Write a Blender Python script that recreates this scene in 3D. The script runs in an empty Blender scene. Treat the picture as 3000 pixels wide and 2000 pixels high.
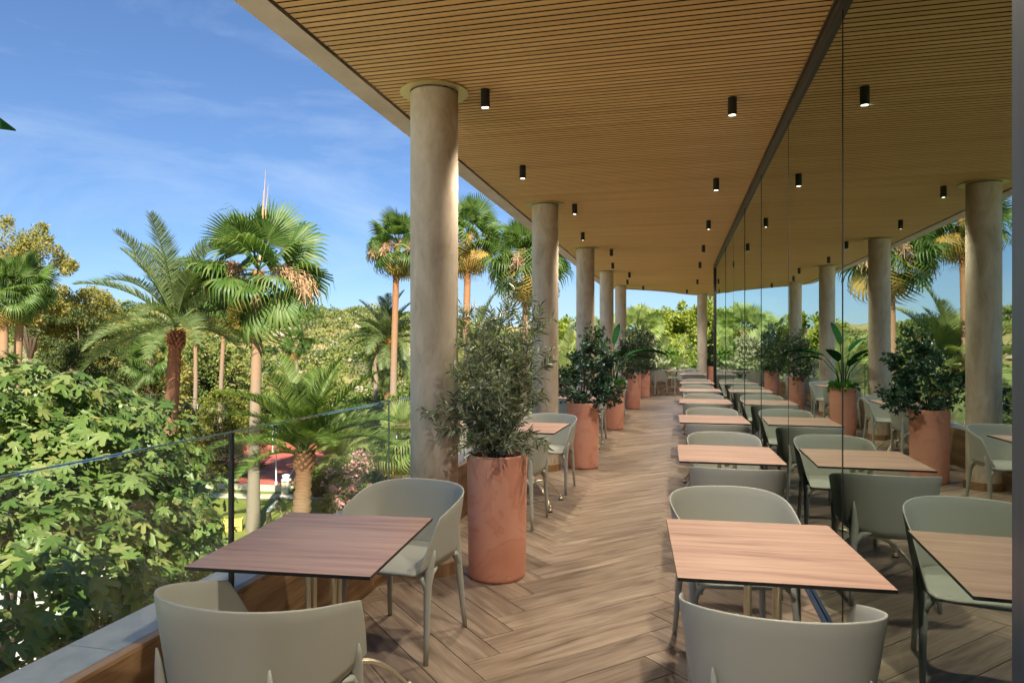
import bpy, math, random
import numpy as np
from math import sin, cos, pi, radians, sqrt, atan2
from mathutils import Vector, Matrix, noise

random.seed(7)
rng = np.random.default_rng(7)
sc = bpy.context.scene
C = sc.collection

# ------------------------------------------------------------------ camera, sky, sun, exposure
cam_d = bpy.data.cameras.new("camera")
cam_d.lens = 24.0
cam_d.sensor_width = 36.0
cam_d.clip_start = 0.05
cam_d.clip_end = 3000.0
cam_d.shift_y = 0.0033
cam = bpy.data.objects.new("camera", cam_d)
C.objects.link(cam)
cam.location = (0.0, 0.0, 1.55)
cam.rotation_euler = (radians(90), 0, 0)
sc.camera = cam

SUN_EL = radians(36.0)
SUN_AZ = radians(168.0)           # clockwise from +Y: behind the camera, a little to the right
world = bpy.data.worlds.new("World")
sc.world = world
world.use_nodes = True
wn, wl = world.node_tree.nodes, world.node_tree.links
wn.clear()
w_out = wn.new("ShaderNodeOutputWorld")
w_bg = wn.new("ShaderNodeBackground")
w_sky = wn.new("ShaderNodeTexSky")
w_sky.sky_type = 'NISHITA'
w_sky.sun_disc = False
w_sky.sun_elevation = SUN_EL
w_sky.sun_rotation = SUN_AZ
w_sky.altitude = 0.0
w_sky.air_density = 1.0
w_sky.dust_density = 0.0
w_sky.ozone_density = 2.2
w_bg.inputs["Strength"].default_value = 0.10
# faint cirrus streaks
w_tc = wn.new("ShaderNodeTexCoord")
w_map = wn.new("ShaderNodeMapping")
w_map.inputs["Scale"].default_value = (1.6, 1.2, 4.2)
w_map.inputs["Rotation"].default_value = (0.25, 0.5, 0.35)
w_ns = wn.new("ShaderNodeTexNoise")
w_ns.inputs["Scale"].default_value = 1.3
w_ns.inputs["Detail"].default_value = 9
w_ns.inputs["Roughness"].default_value = 0.62
w_ns.inputs["Distortion"].default_value = 1.1
w_rp = wn.new("ShaderNodeValToRGB")
w_rp.color_ramp.elements[0].position = 0.47
w_rp.color_ramp.elements[0].color = (0, 0, 0, 1)
w_rp.color_ramp.elements[1].position = 0.86
w_rp.color_ramp.elements[1].color = (0.50, 0.50, 0.50, 1)
w_mx = wn.new("ShaderNodeMixRGB")
w_mx.inputs["Color2"].default_value = (1.95, 2.4, 3.05, 1)
wl.new(w_tc.outputs["Generated"], w_map.inputs["Vector"])
wl.new(w_map.outputs["Vector"], w_ns.inputs["Vector"])
wl.new(w_ns.outputs["Fac"], w_rp.inputs["Fac"])
wl.new(w_rp.outputs["Color"], w_mx.inputs["Fac"])
w_gm = wn.new("ShaderNodeGamma")
w_gm.inputs["Gamma"].default_value = 0.80
w_tt = wn.new("ShaderNodeMixRGB")
w_tt.blend_type = 'MULTIPLY'
w_tt.inputs["Fac"].default_value = 1.0
w_tt.inputs["Color2"].default_value = (0.280, 0.375, 0.525, 1)
wl.new(w_sky.outputs["Color"], w_gm.inputs["Color"])
wl.new(w_gm.outputs["Color"], w_tt.inputs["Color1"])
wl.new(w_tt.outputs["Color"], w_mx.inputs["Color1"])
wl.new(w_mx.outputs["Color"], w_bg.inputs["Color"])
wl.new(w_bg.outputs["Background"], w_out.inputs["Surface"])

sun_d = bpy.data.lights.new("sun", 'SUN')
sun_d.energy = 3.3
sun_d.angle = radians(0.53)
sun_d.color = (1.0, 0.93, 0.80)
sun = bpy.data.objects.new("sun", sun_d)
C.objects.link(sun)
sd = Vector((sin(SUN_AZ) * cos(SUN_EL), cos(SUN_AZ) * cos(SUN_EL), sin(SUN_EL)))
sun.rotation_euler = sd.to_track_quat('Z', 'Y').to_euler()

vs = sc.view_settings
vs.view_transform = 'Standard'
vs.look = 'None'
vs.exposure = 1.90
vs.gamma = 1.0
vs.use_curve_mapping = False
sc.render.engine = 'CYCLES'
cy = sc.cycles
cy.use_denoising = True
cy.max_bounces = 16
cy.diffuse_bounces = 9
cy.glossy_bounces = 6
cy.transmission_bounces = 6
cy.transparent_max_bounces = 24
cy.sample_clamp_indirect = 20.0
cy.caustics_reflective = False
cy.caustics_refractive = False

# ------------------------------------------------------------------ frame of the terrace
TH = radians(13.6)
U = (sin(TH), cos(TH))            # along the terrace
NV = (cos(TH), -sin(TH))          # across it, towards the glass wall


def P(s, n, z=0.0):
    return Vector((U[0] * s + NV[0] * n, U[1] * s + NV[1] * n, z))


def px(x, y, Y):
    """photo pixel (3000 wide) at depth Y -> world point"""
    return Vector(((x - 1500) / 2000 * Y, Y, 1.55 + (1010 - y) / 2000 * Y))


GZ = -7.4                          # garden level below the terrace floor
CEIL = 3.30
NG = 0.807                         # glass wall plane
KH = 0.48                          # parapet height

# ------------------------------------------------------------------ materials
def new_mat(name):
    m = bpy.data.materials.new(name)
    m.use_nodes = True
    nt = m.node_tree
    nt.nodes.clear()
    out = nt.nodes.new("ShaderNodeOutputMaterial")
    return m, nt, out


def nd(nt, typ, **kw):
    n = nt.nodes.new(typ)
    for k, v in kw.items():
        if k in n.inputs:
            n.inputs[k].default_value = v
        else:
            setattr(n, k, v)
    return n


def ramp(nt, fac, stops):
    r = nt.nodes.new("ShaderNodeValToRGB")
    e = r.color_ramp.elements
    while len(e) < len(stops):
        e.new(0.5)
    for i, (p, c) in enumerate(stops):
        e[i].position = p
        e[i].color = (c[0], c[1], c[2], 1) if len(c) == 3 else c
    nt.links.new(fac, r.inputs["Fac"])
    return r.outputs["Color"]


def principled(nt, out, color=None, rough=0.5, spec=0.5, metal=0.0, bump=None, bstr=0.3, bdist=0.01):
    p = nt.nodes.new("ShaderNodeBsdfPrincipled")
    if color is not None:
        if isinstance(color, (tuple, list)):
            p.inputs["Base Color"].default_value = (*color[:3], 1)
        else:
            nt.links.new(color, p.inputs["Base Color"])
    if isinstance(rough, (int, float)):
        p.inputs["Roughness"].default_value = rough
    else:
        nt.links.new(rough, p.inputs["Roughness"])
    p.inputs["Specular IOR Level"].default_value = spec
    p.inputs["Metallic"].default_value = metal
    if bump is not None:
        b = nt.nodes.new("ShaderNodeBump")
        b.inputs["Strength"].default_value = bstr
        b.inputs["Distance"].default_value = bdist
        nt.links.new(bump, b.inputs["Height"])
        nt.links.new(b.outputs["Normal"], p.inputs["Normal"])
    nt.links.new(p.outputs["BSDF"], out.inputs["Surface"])
    return p


def mat_noise(name, c1, c2, scale=5, rough=0.6, spec=0.4, metal=0.0, bstr=0.2, stretch=(1, 1, 1), detail=6, lo=0.3, hi=0.7, coord="Object", bdist=0.01):
    m, nt, out = new_mat(name)
    tc = nd(nt, "ShaderNodeTexCoord")
    mp = nd(nt, "ShaderNodeMapping", Scale=stretch)
    nt.links.new(tc.outputs[coord], mp.inputs["Vector"])
    n = nd(nt, "ShaderNodeTexNoise", Scale=scale, Detail=detail, Roughness=0.6)
    nt.links.new(mp.outputs["Vector"], n.inputs["Vector"])
    col = ramp(nt, n.outputs["Fac"], [(lo, c1), (hi, c2)])
    principled(nt, out, col, rough, spec, metal, n.outputs["Fac"], bstr, bdist)
    return m


def mat_wood(name, cols, su=1.2, sv=14.0, rough=0.4, spec=0.4, bstr=0.12, vary=0.25, coord="UV", band=0.0):
    """streaky grain along U (metres); tone differs per object and per loose piece"""
    m, nt, out = new_mat(name)
    tc = nd(nt, "ShaderNodeTexCoord")
    oi = nd(nt, "ShaderNodeObjectInfo")
    ge = nd(nt, "ShaderNodeNewGeometry")
    add = nd(nt, "ShaderNodeMath", operation='ADD')
    nt.links.new(oi.outputs["Random"], add.inputs[0])
    nt.links.new(ge.outputs["Random Per Island"], add.inputs[1])
    fr = nd(nt, "ShaderNodeMath", operation='FRACT')
    nt.links.new(add.outputs[0], fr.inputs[0])
    off = nd(nt, "ShaderNodeVectorMath", operation='SCALE')
    off.inputs[0].default_value = (31.0, 17.0, 9.0)
    nt.links.new(fr.outputs[0], off.inputs["Scale"])
    va = nd(nt, "ShaderNodeVectorMath", operation='ADD')
    nt.links.new(tc.outputs[coord], va.inputs[0])
    nt.links.new(off.outputs[0], va.inputs[1])
    mp = nd(nt, "ShaderNodeMapping", Scale=(su, sv, sv))
    nt.links.new(va.outputs[0], mp.inputs["Vector"])
    n1 = nd(nt, "ShaderNodeTexNoise", Scale=1.0, Detail=5, Roughness=0.55, Distortion=0.6)
    nt.links.new(mp.outputs["Vector"], n1.inputs["Vector"])
    mp2 = nd(nt, "ShaderNodeMapping", Scale=(su * 4, sv * 9, sv * 9))
    nt.links.new(va.outputs[0], mp2.inputs["Vector"])
    n2 = nd(nt, "ShaderNodeTexNoise", Scale=1.0, Detail=3, Roughness=0.6)
    nt.links.new(mp2.outputs["Vector"], n2.inputs["Vector"])
    mixf = nd(nt, "ShaderNodeMix", data_type='FLOAT')
    mixf.inputs["Factor"].default_value = 0.28
    nt.links.new(n1.outputs["Fac"], mixf.inputs["A"])
    nt.links.new(n2.outputs["Fac"], mixf.inputs["B"])
    k = len(cols)
    col = ramp(nt, mixf.outputs["Result"], [(0.33 + 0.34 * i / (k - 1), c) for i, c in enumerate(cols)])
    hv = nd(nt, "ShaderNodeHueSaturation")
    mr = nd(nt, "ShaderNodeMapRange")
    mr.inputs["To Min"].default_value = 1 - vary
    mr.inputs["To Max"].default_value = 1 + vary * 0.7
    nt.links.new(fr.outputs[0], mr.inputs["Value"])
    nt.links.new(mr.outputs["Result"], hv.inputs["Value"])
    nt.links.new(col, hv.inputs["Color"])
    principled(nt, out, hv.outputs["Color"], rough, spec, 0.0, mixf.outputs["Result"], bstr, 0.004)
    return m


def mat_leaf(name, cols, rough=0.45, trans=0.35, spec=0.35, tcol=None, patch=None):
    m, nt, out = new_mat(name)
    ge = nd(nt, "ShaderNodeNewGeometry")
    oi = nd(nt, "ShaderNodeObjectInfo")
    add = nd(nt, "ShaderNodeMath", operation='ADD')
    nt.links.new(oi.outputs["Random"], add.inputs[0])
    nt.links.new(ge.outputs["Random Per Island"], add.inputs[1])
    fr = nd(nt, "ShaderNodeMath", operation='FRACT')
    nt.links.new(add.outputs[0], fr.inputs[0])
    k = len(cols)
    fac = fr.outputs[0]
    if patch:                       # whole plants differ from each other more than their leaves do
        tc = nd(nt, "ShaderNodeTexCoord")
        nz = nd(nt, "ShaderNodeTexNoise", Scale=patch, Detail=2)
        nt.links.new(tc.outputs["Object"], nz.inputs["Vector"])
        mr = nd(nt, "ShaderNodeMapRange")
        mr.inputs["From Min"].default_value = 0.30
        mr.inputs["From Max"].default_value = 0.70
        nt.links.new(nz.outputs["Fac"], mr.inputs["Value"])
        mm = nd(nt, "ShaderNodeMix", data_type='FLOAT')
        mm.inputs["Factor"].default_value = 0.84
        nt.links.new(fac, mm.inputs["A"])
        nt.links.new(mr.outputs["Result"], mm.inputs["B"])
        fac = mm.outputs["Result"]
    col = ramp(nt, fac, [(i / max(1, k - 1), c) for i, c in enumerate(cols)])
    p = nt.nodes.new("ShaderNodeBsdfPrincipled")
    nt.links.new(col, p.inputs["Base Color"])
    p.inputs["Roughness"].default_value = rough
    p.inputs["Specular IOR Level"].default_value = spec
    t = nt.nodes.new("ShaderNodeBsdfTranslucent")
    g = nd(nt, "ShaderNodeMixRGB", blend_type='MULTIPLY')
    g.inputs["Fac"].default_value = 1.0
    g.inputs["Color2"].default_value = (*(tcol or (1.5, 1.6, 0.6)), 1)
    nt.links.new(col, g.inputs["Color1"])
    nt.links.new(g.outputs["Color"], t.inputs["Color"])
    mx = nt.nodes.new("ShaderNodeMixShader")
    mx.inputs["Fac"].default_value = trans
    nt.links.new(p.outputs["BSDF"], mx.inputs[1])
    nt.links.new(t.outputs["BSDF"], mx.inputs[2])
    nt.links.new(mx.outputs["Shader"], out.inputs["Surface"])
    return m


def mat_plain(name, c, rough=0.5, spec=0.5, metal=0.0, bump=0.0, bscale=60):
    m, nt, out = new_mat(name)
    if bump:
        tc = nd(nt, "ShaderNodeTexCoord")
        n = nd(nt, "ShaderNodeTexNoise", Scale=bscale, Detail=4)
        nt.links.new(tc.outputs["Object"], n.inputs["Vector"])
        principled(nt, out, c, rough, spec, metal, n.outputs["Fac"], bump, 0.002)
    else:
        principled(nt, out, c, rough, spec, metal)
    return m


def mat_glass(name, base_refl, tint, gl=(1, 1, 1), ior=5.0):
    m, nt, out = new_mat(name)
    tr = nd(nt, "ShaderNodeBsdfTransparent")
    tr.inputs["Color"].default_value = (*tint, 1)
    g = nd(nt, "ShaderNodeBsdfGlossy")
    g.inputs["Roughness"].default_value = 0.0
    g.inputs["Color"].default_value = (*gl, 1)
    f = nd(nt, "ShaderNodeLayerWeight")
    f.inputs["Blend"].default_value = 0.5
    pw = nd(nt, "ShaderNodeMath", operation='POWER')
    pw.inputs[1].default_value = ior
    nt.links.new(f.outputs["Facing"], pw.inputs[0])
    mr = nd(nt, "ShaderNodeMapRange")
    mr.inputs["To Min"].default_value = base_refl
    mr.inputs["To Max"].default_value = 0.97
    nt.links.new(pw.outputs[0], mr.inputs["Value"])
    mx = nd(nt, "ShaderNodeMixShader")
    nt.links.new(mr.outputs["Result"], mx.inputs["Fac"])
    nt.links.new(tr.outputs["BSDF"], mx.inputs[1])
    nt.links.new(g.outputs["BSDF"], mx.inputs[2])
    nt.links.new(mx.outputs["Shader"], out.inputs["Surface"])
    return m


M = {}
M['floor'] = mat_wood("wood_floor_tile", [(0.135, 0.094, 0.063), (0.25, 0.186, 0.133), (0.34, 0.263, 0.193), (0.44, 0.355, 0.27)], su=1.6, sv=17, rough=0.42, spec=0.4, vary=0.13)
M['grout'] = mat_plain("floor_grout", (0.09, 0.07, 0.055), 0.9, 0.2)
M['kerb_wood'] = mat_wood("parapet_wood_tile", [(0.17, 0.095, 0.042), (0.36, 0.215, 0.105), (0.50, 0.33, 0.18)], su=1.1, sv=11, rough=0.45, vary=0.15)
M['slat'] = mat_wood("ceiling_slat_wood", [(0.62, 0.37, 0.135), (0.74, 0.465, 0.18), (0.82, 0.54, 0.23)], su=0.8, sv=22, rough=0.5, spec=0.3, vary=0.10, bstr=0.05)
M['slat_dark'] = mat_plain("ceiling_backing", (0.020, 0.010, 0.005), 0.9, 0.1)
M['table'] = mat_wood("table_laminate", [(0.29, 0.165, 0.12), (0.44, 0.275, 0.21), (0.53, 0.35, 0.265), (0.60, 0.41, 0.29)], su=1.3, sv=20, rough=0.42, spec=0.4, vary=0.06, bstr=0.05)
M['edge'] = mat_plain("laminate_edge", (0.012, 0.010, 0.009), 0.4)
M['chair'] = mat_plain("sage_grey_plastic", (0.43, 0.445, 0.39), 0.45, 0.4, bump=0.06, bscale=900)
M['champ'] = mat_plain("champagne_metal", (0.80, 0.72, 0.52), 0.28, 0.5, metal=0.75)
M['rubber'] = mat_plain("black_rubber", (0.015, 0.015, 0.015), 0.7)
M['black'] = mat_plain("black_powder_coat", (0.018, 0.017, 0.016), 0.45, 0.4)
M['track'] = mat_plain("dark_track_metal", (0.035, 0.032, 0.028), 0.35, 0.5, metal=0.4)
M['rail_blue'] = mat_plain("rail_sky_reflection_blue", (0.035, 0.07, 0.17), 0.35, 0.5, metal=0.3)  # blue of the reflected sky, put into the track's base colour
M['post'] = mat_noise("grey_door_stile", (0.050, 0.066, 0.086), (0.068, 0.085, 0.108), 3, 0.4, 0.5, 0.2, 0.02, stretch=(30, 30, 1))
M['brass'] = mat_plain("pale_brass_ring", (0.62, 0.52, 0.24), 0.35, 0.5, metal=0.45)
M['glass'] = mat_glass("clear_glass", 0.045, (0.94, 0.975, 0.955))
M['glass_edge'] = mat_plain("glass_top_edge", (0.13, 0.22, 0.27), 0.15, 0.8)
M['mirror'] = mat_glass("reflective_glazing", 0.42, (0.36, 0.48, 0.43), (0.82, 0.92, 0.86), 3.0)
M['coping'] = mat_noise("grey_coping_stone", (0.52, 0.54, 0.55), (0.66, 0.67, 0.67), 14, 0.7, 0.3, bstr=0.15, detail=8)
M['concrete'] = mat_noise("roof_edge_concrete", (0.58, 0.48, 0.36), (0.72, 0.62, 0.49), 3.2, 0.8, 0.2, bstr=0.2, detail=9)
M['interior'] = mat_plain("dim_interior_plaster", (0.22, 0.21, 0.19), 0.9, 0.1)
M['soil'] = mat_noise("potting_soil", (0.02, 0.013, 0.008), (0.06, 0.04, 0.025), 60, 0.95, 0.1, bstr=0.6)
M['trunk_bark'] = mat_noise("grey_brown_bark", (0.08, 0.055, 0.038), (0.22, 0.17, 0.12), 30, 0.9, 0.1, bstr=0.5, stretch=(1, 1, 0.25))


def column_mat():
    m, nt, out = new_mat("column_lime_plaster")
    tc = nd(nt, "ShaderNodeTexCoord")
    oi = nd(nt, "ShaderNodeObjectInfo")
    va = nd(nt, "ShaderNodeVectorMath", operation='SCALE')
    va.inputs[0].default_value = (40, 20, 60)
    nt.links.new(oi.outputs["Random"], va.inputs["Scale"])
    ad = nd(nt, "ShaderNodeVectorMath", operation='ADD')
    nt.links.new(tc.outputs["Object"], ad.inputs[0])
    nt.links.new(va.outputs[0], ad.inputs[1])
    mp = nd(nt, "ShaderNodeMapping", Scale=(1.0, 1.0, 0.35))
    nt.links.new(ad.outputs[0], mp.inputs["Vector"])
    a = nd(nt, "ShaderNodeTexNoise", Scale=6.0, Detail=8, Roughness=0.62, Distortion=0.9)
    nt.links.new(mp.outputs["Vector"], a.inputs["Vector"])
    b = nd(nt, "ShaderNodeTexNoise", Scale=45.0, Detail=5, Roughness=0.6)
    nt.links.new(mp.outputs["Vector"], b.inputs["Vector"])
    mx = nd(nt, "ShaderNodeMix", data_type='FLOAT')
    mx.inputs["Factor"].default_value = 0.22
    nt.links.new(a.outputs["Fac"], mx.inputs["A"])
    nt.links.new(b.outputs["Fac"], mx.inputs["B"])
    col = ramp(nt, mx.outputs["Result"], [(0.34, (0.47, 0.38, 0.28)), (0.47, (0.63, 0.54, 0.42)), (0.56, (0.69, 0.60, 0.48)), (0.68, (0.78, 0.70, 0.58))])
    principled(nt, out, col, 0.72, 0.12, 0.0, mx.outputs["Result"], 0.15, 0.01)
    return m


def terracotta_mat():
    m, nt, out = new_mat("terracotta")
    tc = nd(nt, "ShaderNodeTexCoord")
    oi = nd(nt, "ShaderNodeObjectInfo")
    va = nd(nt, "ShaderNodeVectorMath", operation='SCALE')
    va.inputs[0].default_value = (30, 10, 50)
    nt.links.new(oi.outputs["Random"], va.inputs["Scale"])
    ad = nd(nt, "ShaderNodeVectorMath", operation='ADD')
    nt.links.new(tc.outputs["Object"], ad.inputs[0])
    nt.links.new(va.outputs[0], ad.inputs[1])
    a = nd(nt, "ShaderNodeTexNoise", Scale=2.6, Detail=5, Roughness=0.5, Distortion=1.2)
    nt.links.new(ad.outputs[0], a.inputs["Vector"])
    b = nd(nt, "ShaderNodeTexNoise", Scale=70, Detail=4)
    nt.links.new(ad.outputs[0], b.inputs["Vector"])
    # cloudy washes with a few soft tide lines
    col = ramp(nt, a.outputs["Fac"], [(0.30, (0.74, 0.325, 0.215)), (0.44, (0.78, 0.360, 0.245)), (0.455, (0.73, 0.315, 0.205)), (0.48, (0.80, 0.385, 0.27)), (0.60, (0.82, 0.42, 0.30)), (0.615, (0.77, 0.355, 0.245)), (0.65, (0.81, 0.40, 0.28))])
    principled(nt, out, col, 0.58, 0.3, 0.0, b.outputs["Fac"], 0.12, 0.003)
    return m


def palm_trunk_mat(name, top, mid, low, h_lo, h_hi, ring=9.0):
    m, nt, out = new_mat(name)
    tc = nd(nt, "ShaderNodeTexCoord")
    sp = nd(nt, "ShaderNodeSeparateXYZ")
    nt.links.new(tc.outputs["Object"], sp.inputs[0])
    n = nd(nt, "ShaderNodeTexNoise", Scale=3.0, Detail=7, Roughness=0.65)
    mp = nd(nt, "ShaderNodeMapping", Scale=(1, 1, 2.6))
    nt.links.new(tc.outputs["Object"], mp.inputs["Vector"])
    nt.links.new(mp.outputs["Vector"], n.inputs["Vector"])
    w = nd(nt, "ShaderNodeTexWave", Scale=ring, Distortion=1.6, Detail=3)
    w.bands_direction = 'Z'
    nt.links.new(tc.outputs["Object"], w.inputs["Vector"])
    mr = nd(nt, "ShaderNodeMapRange")
    mr.inputs["From Min"].default_value = h_lo
    mr.inputs["From Max"].default_value = h_hi
    nt.links.new(sp.outputs["Z"], mr.inputs["Value"])
    a = nd(nt, "ShaderNodeMath", operation='MULTIPLY_ADD')
    nt.links.new(n.outputs["Fac"], a.inputs[0])
    a.inputs[1].default_value = 0.5
    nt.links.new(mr.outputs["Result"], a.inputs[2])
    s = nd(nt, "ShaderNodeMath", operation='SUBTRACT')
    nt.links.new(a.outputs[0], s.inputs[0])
    s.inputs[1].default_value = 0.25
    col = ramp(nt, s.outputs[0], [(0.1, low), (0.55, mid), (0.95, top)])
    dk = nd(nt, "ShaderNodeMixRGB", blend_type='MULTIPLY')
    dk.inputs["Fac"].default_value = 0.6
    rc = ramp(nt, w.outputs["Color"], [(0.0, (0.62, 0.58, 0.55)), (0.35, (1, 1, 1))])
    nt.links.new(col, dk.inputs["Color1"])
    nt.links.new(rc, dk.inputs["Color2"])
    principled(nt, out, dk.outputs["Color"], 0.85, 0.15, 0.0, w.outputs["Color"], 0.7, 0.03)
    return m


M['column'] = column_mat()
M['terracotta'] = terracotta_mat()
M['fan_trunk'] = palm_trunk_mat("fan_palm_trunk", (0.42, 0.19, 0.085), (0.42, 0.25, 0.14), (0.34, 0.28, 0.21), 4.0, 13.5)
M['date_trunk'] = palm_trunk_mat("date_palm_trunk", (0.24, 0.09, 0.045), (0.25, 0.13, 0.075), (0.18, 0.125, 0.09), 2.0, 9.0, 6.0)
M['date_trunk_b'] = palm_trunk_mat("stout_date_palm_trunk", (0.20, 0.10, 0.05), (0.27, 0.17, 0.095), (0.24, 0.165, 0.11), 0.0, 3.5, 5.0)
M['fan'] = mat_leaf("fan_palm_leaf", [(0.05, 0.105, 0.018), (0.085, 0.155, 0.028), (0.12, 0.19, 0.045), (0.19, 0.235, 0.07)], 0.45, 0.35)
M['fan_pale'] = mat_leaf("pale_fan_palm_leaf", [(0.17, 0.24, 0.06), (0.26, 0.33, 0.11), (0.36, 0.38, 0.13)], 0.5, 0.4)
M['fan_yellow'] = mat_leaf("yellowing_fan_leaf", [(0.42, 0.30, 0.06), (0.40, 0.24, 0.06), (0.25, 0.22, 0.06)], 0.6, 0.3)
M['date'] = mat_leaf("date_palm_leaf", [(0.075, 0.12, 0.035), (0.12, 0.165, 0.055), (0.19, 0.215, 0.085)], 0.5, 0.25)
M['date_bright'] = mat_leaf("bright_date_palm_leaf", [(0.035, 0.08, 0.012), (0.09, 0.15, 0.025), (0.22, 0.27, 0.06)], 0.5, 0.35)
M['date_pale'] = mat_leaf("pale_date_palm_leaf", [(0.21, 0.27, 0.09), (0.30, 0.34, 0.12), (0.37, 0.38, 0.15)], 0.5, 0.4)
M['stalk'] = mat_leaf("dry_flower_stalk", [(0.50, 0.31, 0.16), (0.64, 0.43, 0.25), (0.60, 0.36, 0.19)], 0.8, 0.2, tcol=(1, 1, 1))
M['fruit'] = mat_leaf("orange_date_stalk", [(0.55, 0.26, 0.04), (0.45, 0.24, 0.03)], 0.8, 0.2, tcol=(1, 1, 1))
M['fig'] = mat_leaf("fig_leaf", [(0.055, 0.110, 0.022), (0.10, 0.165, 0.035), (0.14, 0.205, 0.05), (0.185, 0.24, 0.075), (0.25, 0.26, 0.08)], 0.42, 0.25, 0.4, tcol=(1.3, 1.35, 0.5))
M['olive'] = mat_leaf("olive_leaf", [(0.07, 0.105, 0.06), (0.15, 0.19, 0.12), (0.27, 0.315, 0.225), (0.45, 0.49, 0.39)], 0.4, 0.15, 0.5)
M['glossy'] = mat_leaf("glossy_dark_leaf", [(0.016, 0.055, 0.030), (0.028, 0.085, 0.045), (0.05, 0.12, 0.06)], 0.28, 0.12, 0.6)
M['glossy_olive'] = mat_leaf("grey_green_small_leaf", [(0.025, 0.055, 0.030), (0.05, 0.09, 0.045), (0.12, 0.17, 0.10)], 0.35, 0.15, 0.5)
M['strel'] = mat_leaf("bird_of_paradise_leaf", [(0.014, 0.055, 0.020), (0.020, 0.075, 0.026)], 0.75, 0.02, 0.0)
M['undergrowth'] = mat_leaf("bright_underplanting", [(0.04, 0.15, 0.012), (0.07, 0.22, 0.02)], 0.4, 0.3)
M['juniper'] = mat_leaf("dark_juniper_foliage", [(0.028, 0.052, 0.012), (0.06, 0.085, 0.02), (0.12, 0.13, 0.03)], 0.7, 0.15)
M['cypress'] = mat_leaf("golden_cypress_foliage", [(0.07, 0.095, 0.013), (0.15, 0.17, 0.022), (0.23, 0.22, 0.035)], 0.7, 0.2)
M['euc'] = mat_leaf("bronze_gum_foliage", [(0.19, 0.20, 0.05), (0.28, 0.26, 0.065), (0.36, 0.29, 0.08), (0.18, 0.20, 0.055)], 0.6, 0.3)
M['pine'] = mat_leaf("bright_pine_foliage", [(0.17, 0.22, 0.03), (0.26, 0.31, 0.045), (0.35, 0.38, 0.07)], 0.6, 0.35)
M['shrub'] = mat_leaf("green_shrub_foliage", [(0.035, 0.085, 0.012), (0.085, 0.15, 0.02), (0.16, 0.215, 0.04)], 0.5, 0.3, patch=0.35)
M['oleander'] = mat_leaf("oleander_leaf", [(0.12, 0.18, 0.045), (0.22, 0.27, 0.09), (0.36, 0.37, 0.17)], 0.5, 0.3)
M['pink'] = mat_leaf("pink_oleander_flower", [(0.82, 0.42, 0.40), (0.86, 0.56, 0.50), (0.78, 0.30, 0.42)], 0.6, 0.3, tcol=(1, 1, 1))
M['scrub'] = mat_leaf("hillside_scrub", [(0.025, 0.050, 0.010), (0.06, 0.095, 0.018), (0.13, 0.165, 0.035), (0.22, 0.235, 0.06), (0.27, 0.25, 0.08)], 0.8, 0.15, patch=0.16)
M['scrub2'] = mat_leaf("silvery_scrub", [(0.16, 0.17, 0.09), (0.25, 0.25, 0.15), (0.11, 0.13, 0.06)], 0.8, 0.15, patch=0.2)
M['hill'] = mat_noise("dry_hillside_soil", (0.20, 0.195, 0.055), (0.42, 0.33, 0.16), 0.22, 0.95, 0.05, bstr=0.5, detail=10, bdist=0.3)
M['lawn'] = mat_noise("lawn_grass", (0.17, 0.215, 0.04), (0.29, 0.29, 0.07), 0.8, 0.95, 0.05, bstr=0.4, detail=12, bdist=0.05)
M['court'] = mat_noise("red_court_surface", (0.54, 0.115, 0.085), (0.64, 0.18, 0.135), 1.2, 0.85, 0.15, bstr=0.05, detail=8)
M['path'] = mat_noise("pale_stone_path", (0.56, 0.48, 0.35), (0.70, 0.61, 0.46), 2.0, 0.9, 0.1, bstr=0.2)
M['bounce_paving'] = mat_noise("pale_bounce_paving", (0.66, 0.60, 0.50), (0.78, 0.72, 0.61), 1.0, 0.9, 0.1, bstr=0.1)  # kept pale so the added ground throws sunlight up under the roof
M['white'] = mat_plain("white_paint", (0.78, 0.78, 0.75), 0.5)
M['rock'] = mat_noise("pale_rock", (0.28, 0.24, 0.17), (0.40, 0.34, 0.26), 2.0, 0.9, 0.1, bstr=0.5)
M['skin'] = mat_plain("skin", (0.42, 0.22, 0.14), 0.55)
M['shirt'] = mat_plain("pale_shirt", (0.66, 0.70, 0.74), 0.8, 0.1)
M['pants'] = mat_plain("khaki_trousers", (0.36, 0.27, 0.18), 0.85, 0.1)
M['hair'] = mat_plain("dark_hair", (0.015, 0.012, 0.010), 0.6)
M['yellow'] = mat_plain("yellow_plastic", (0.62, 0.46, 0.12), 0.6)
m_, nt_, out_ = new_mat("lamp_lens_glow")
em_ = nd(nt_, "ShaderNodeEmission", Strength=5.0)
em_.inputs["Color"].default_value = (1.0, 0.86, 0.62, 1)
nt_.links.new(em_.outputs[0], out_.inputs["Surface"])
M['lens'] = m_

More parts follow.
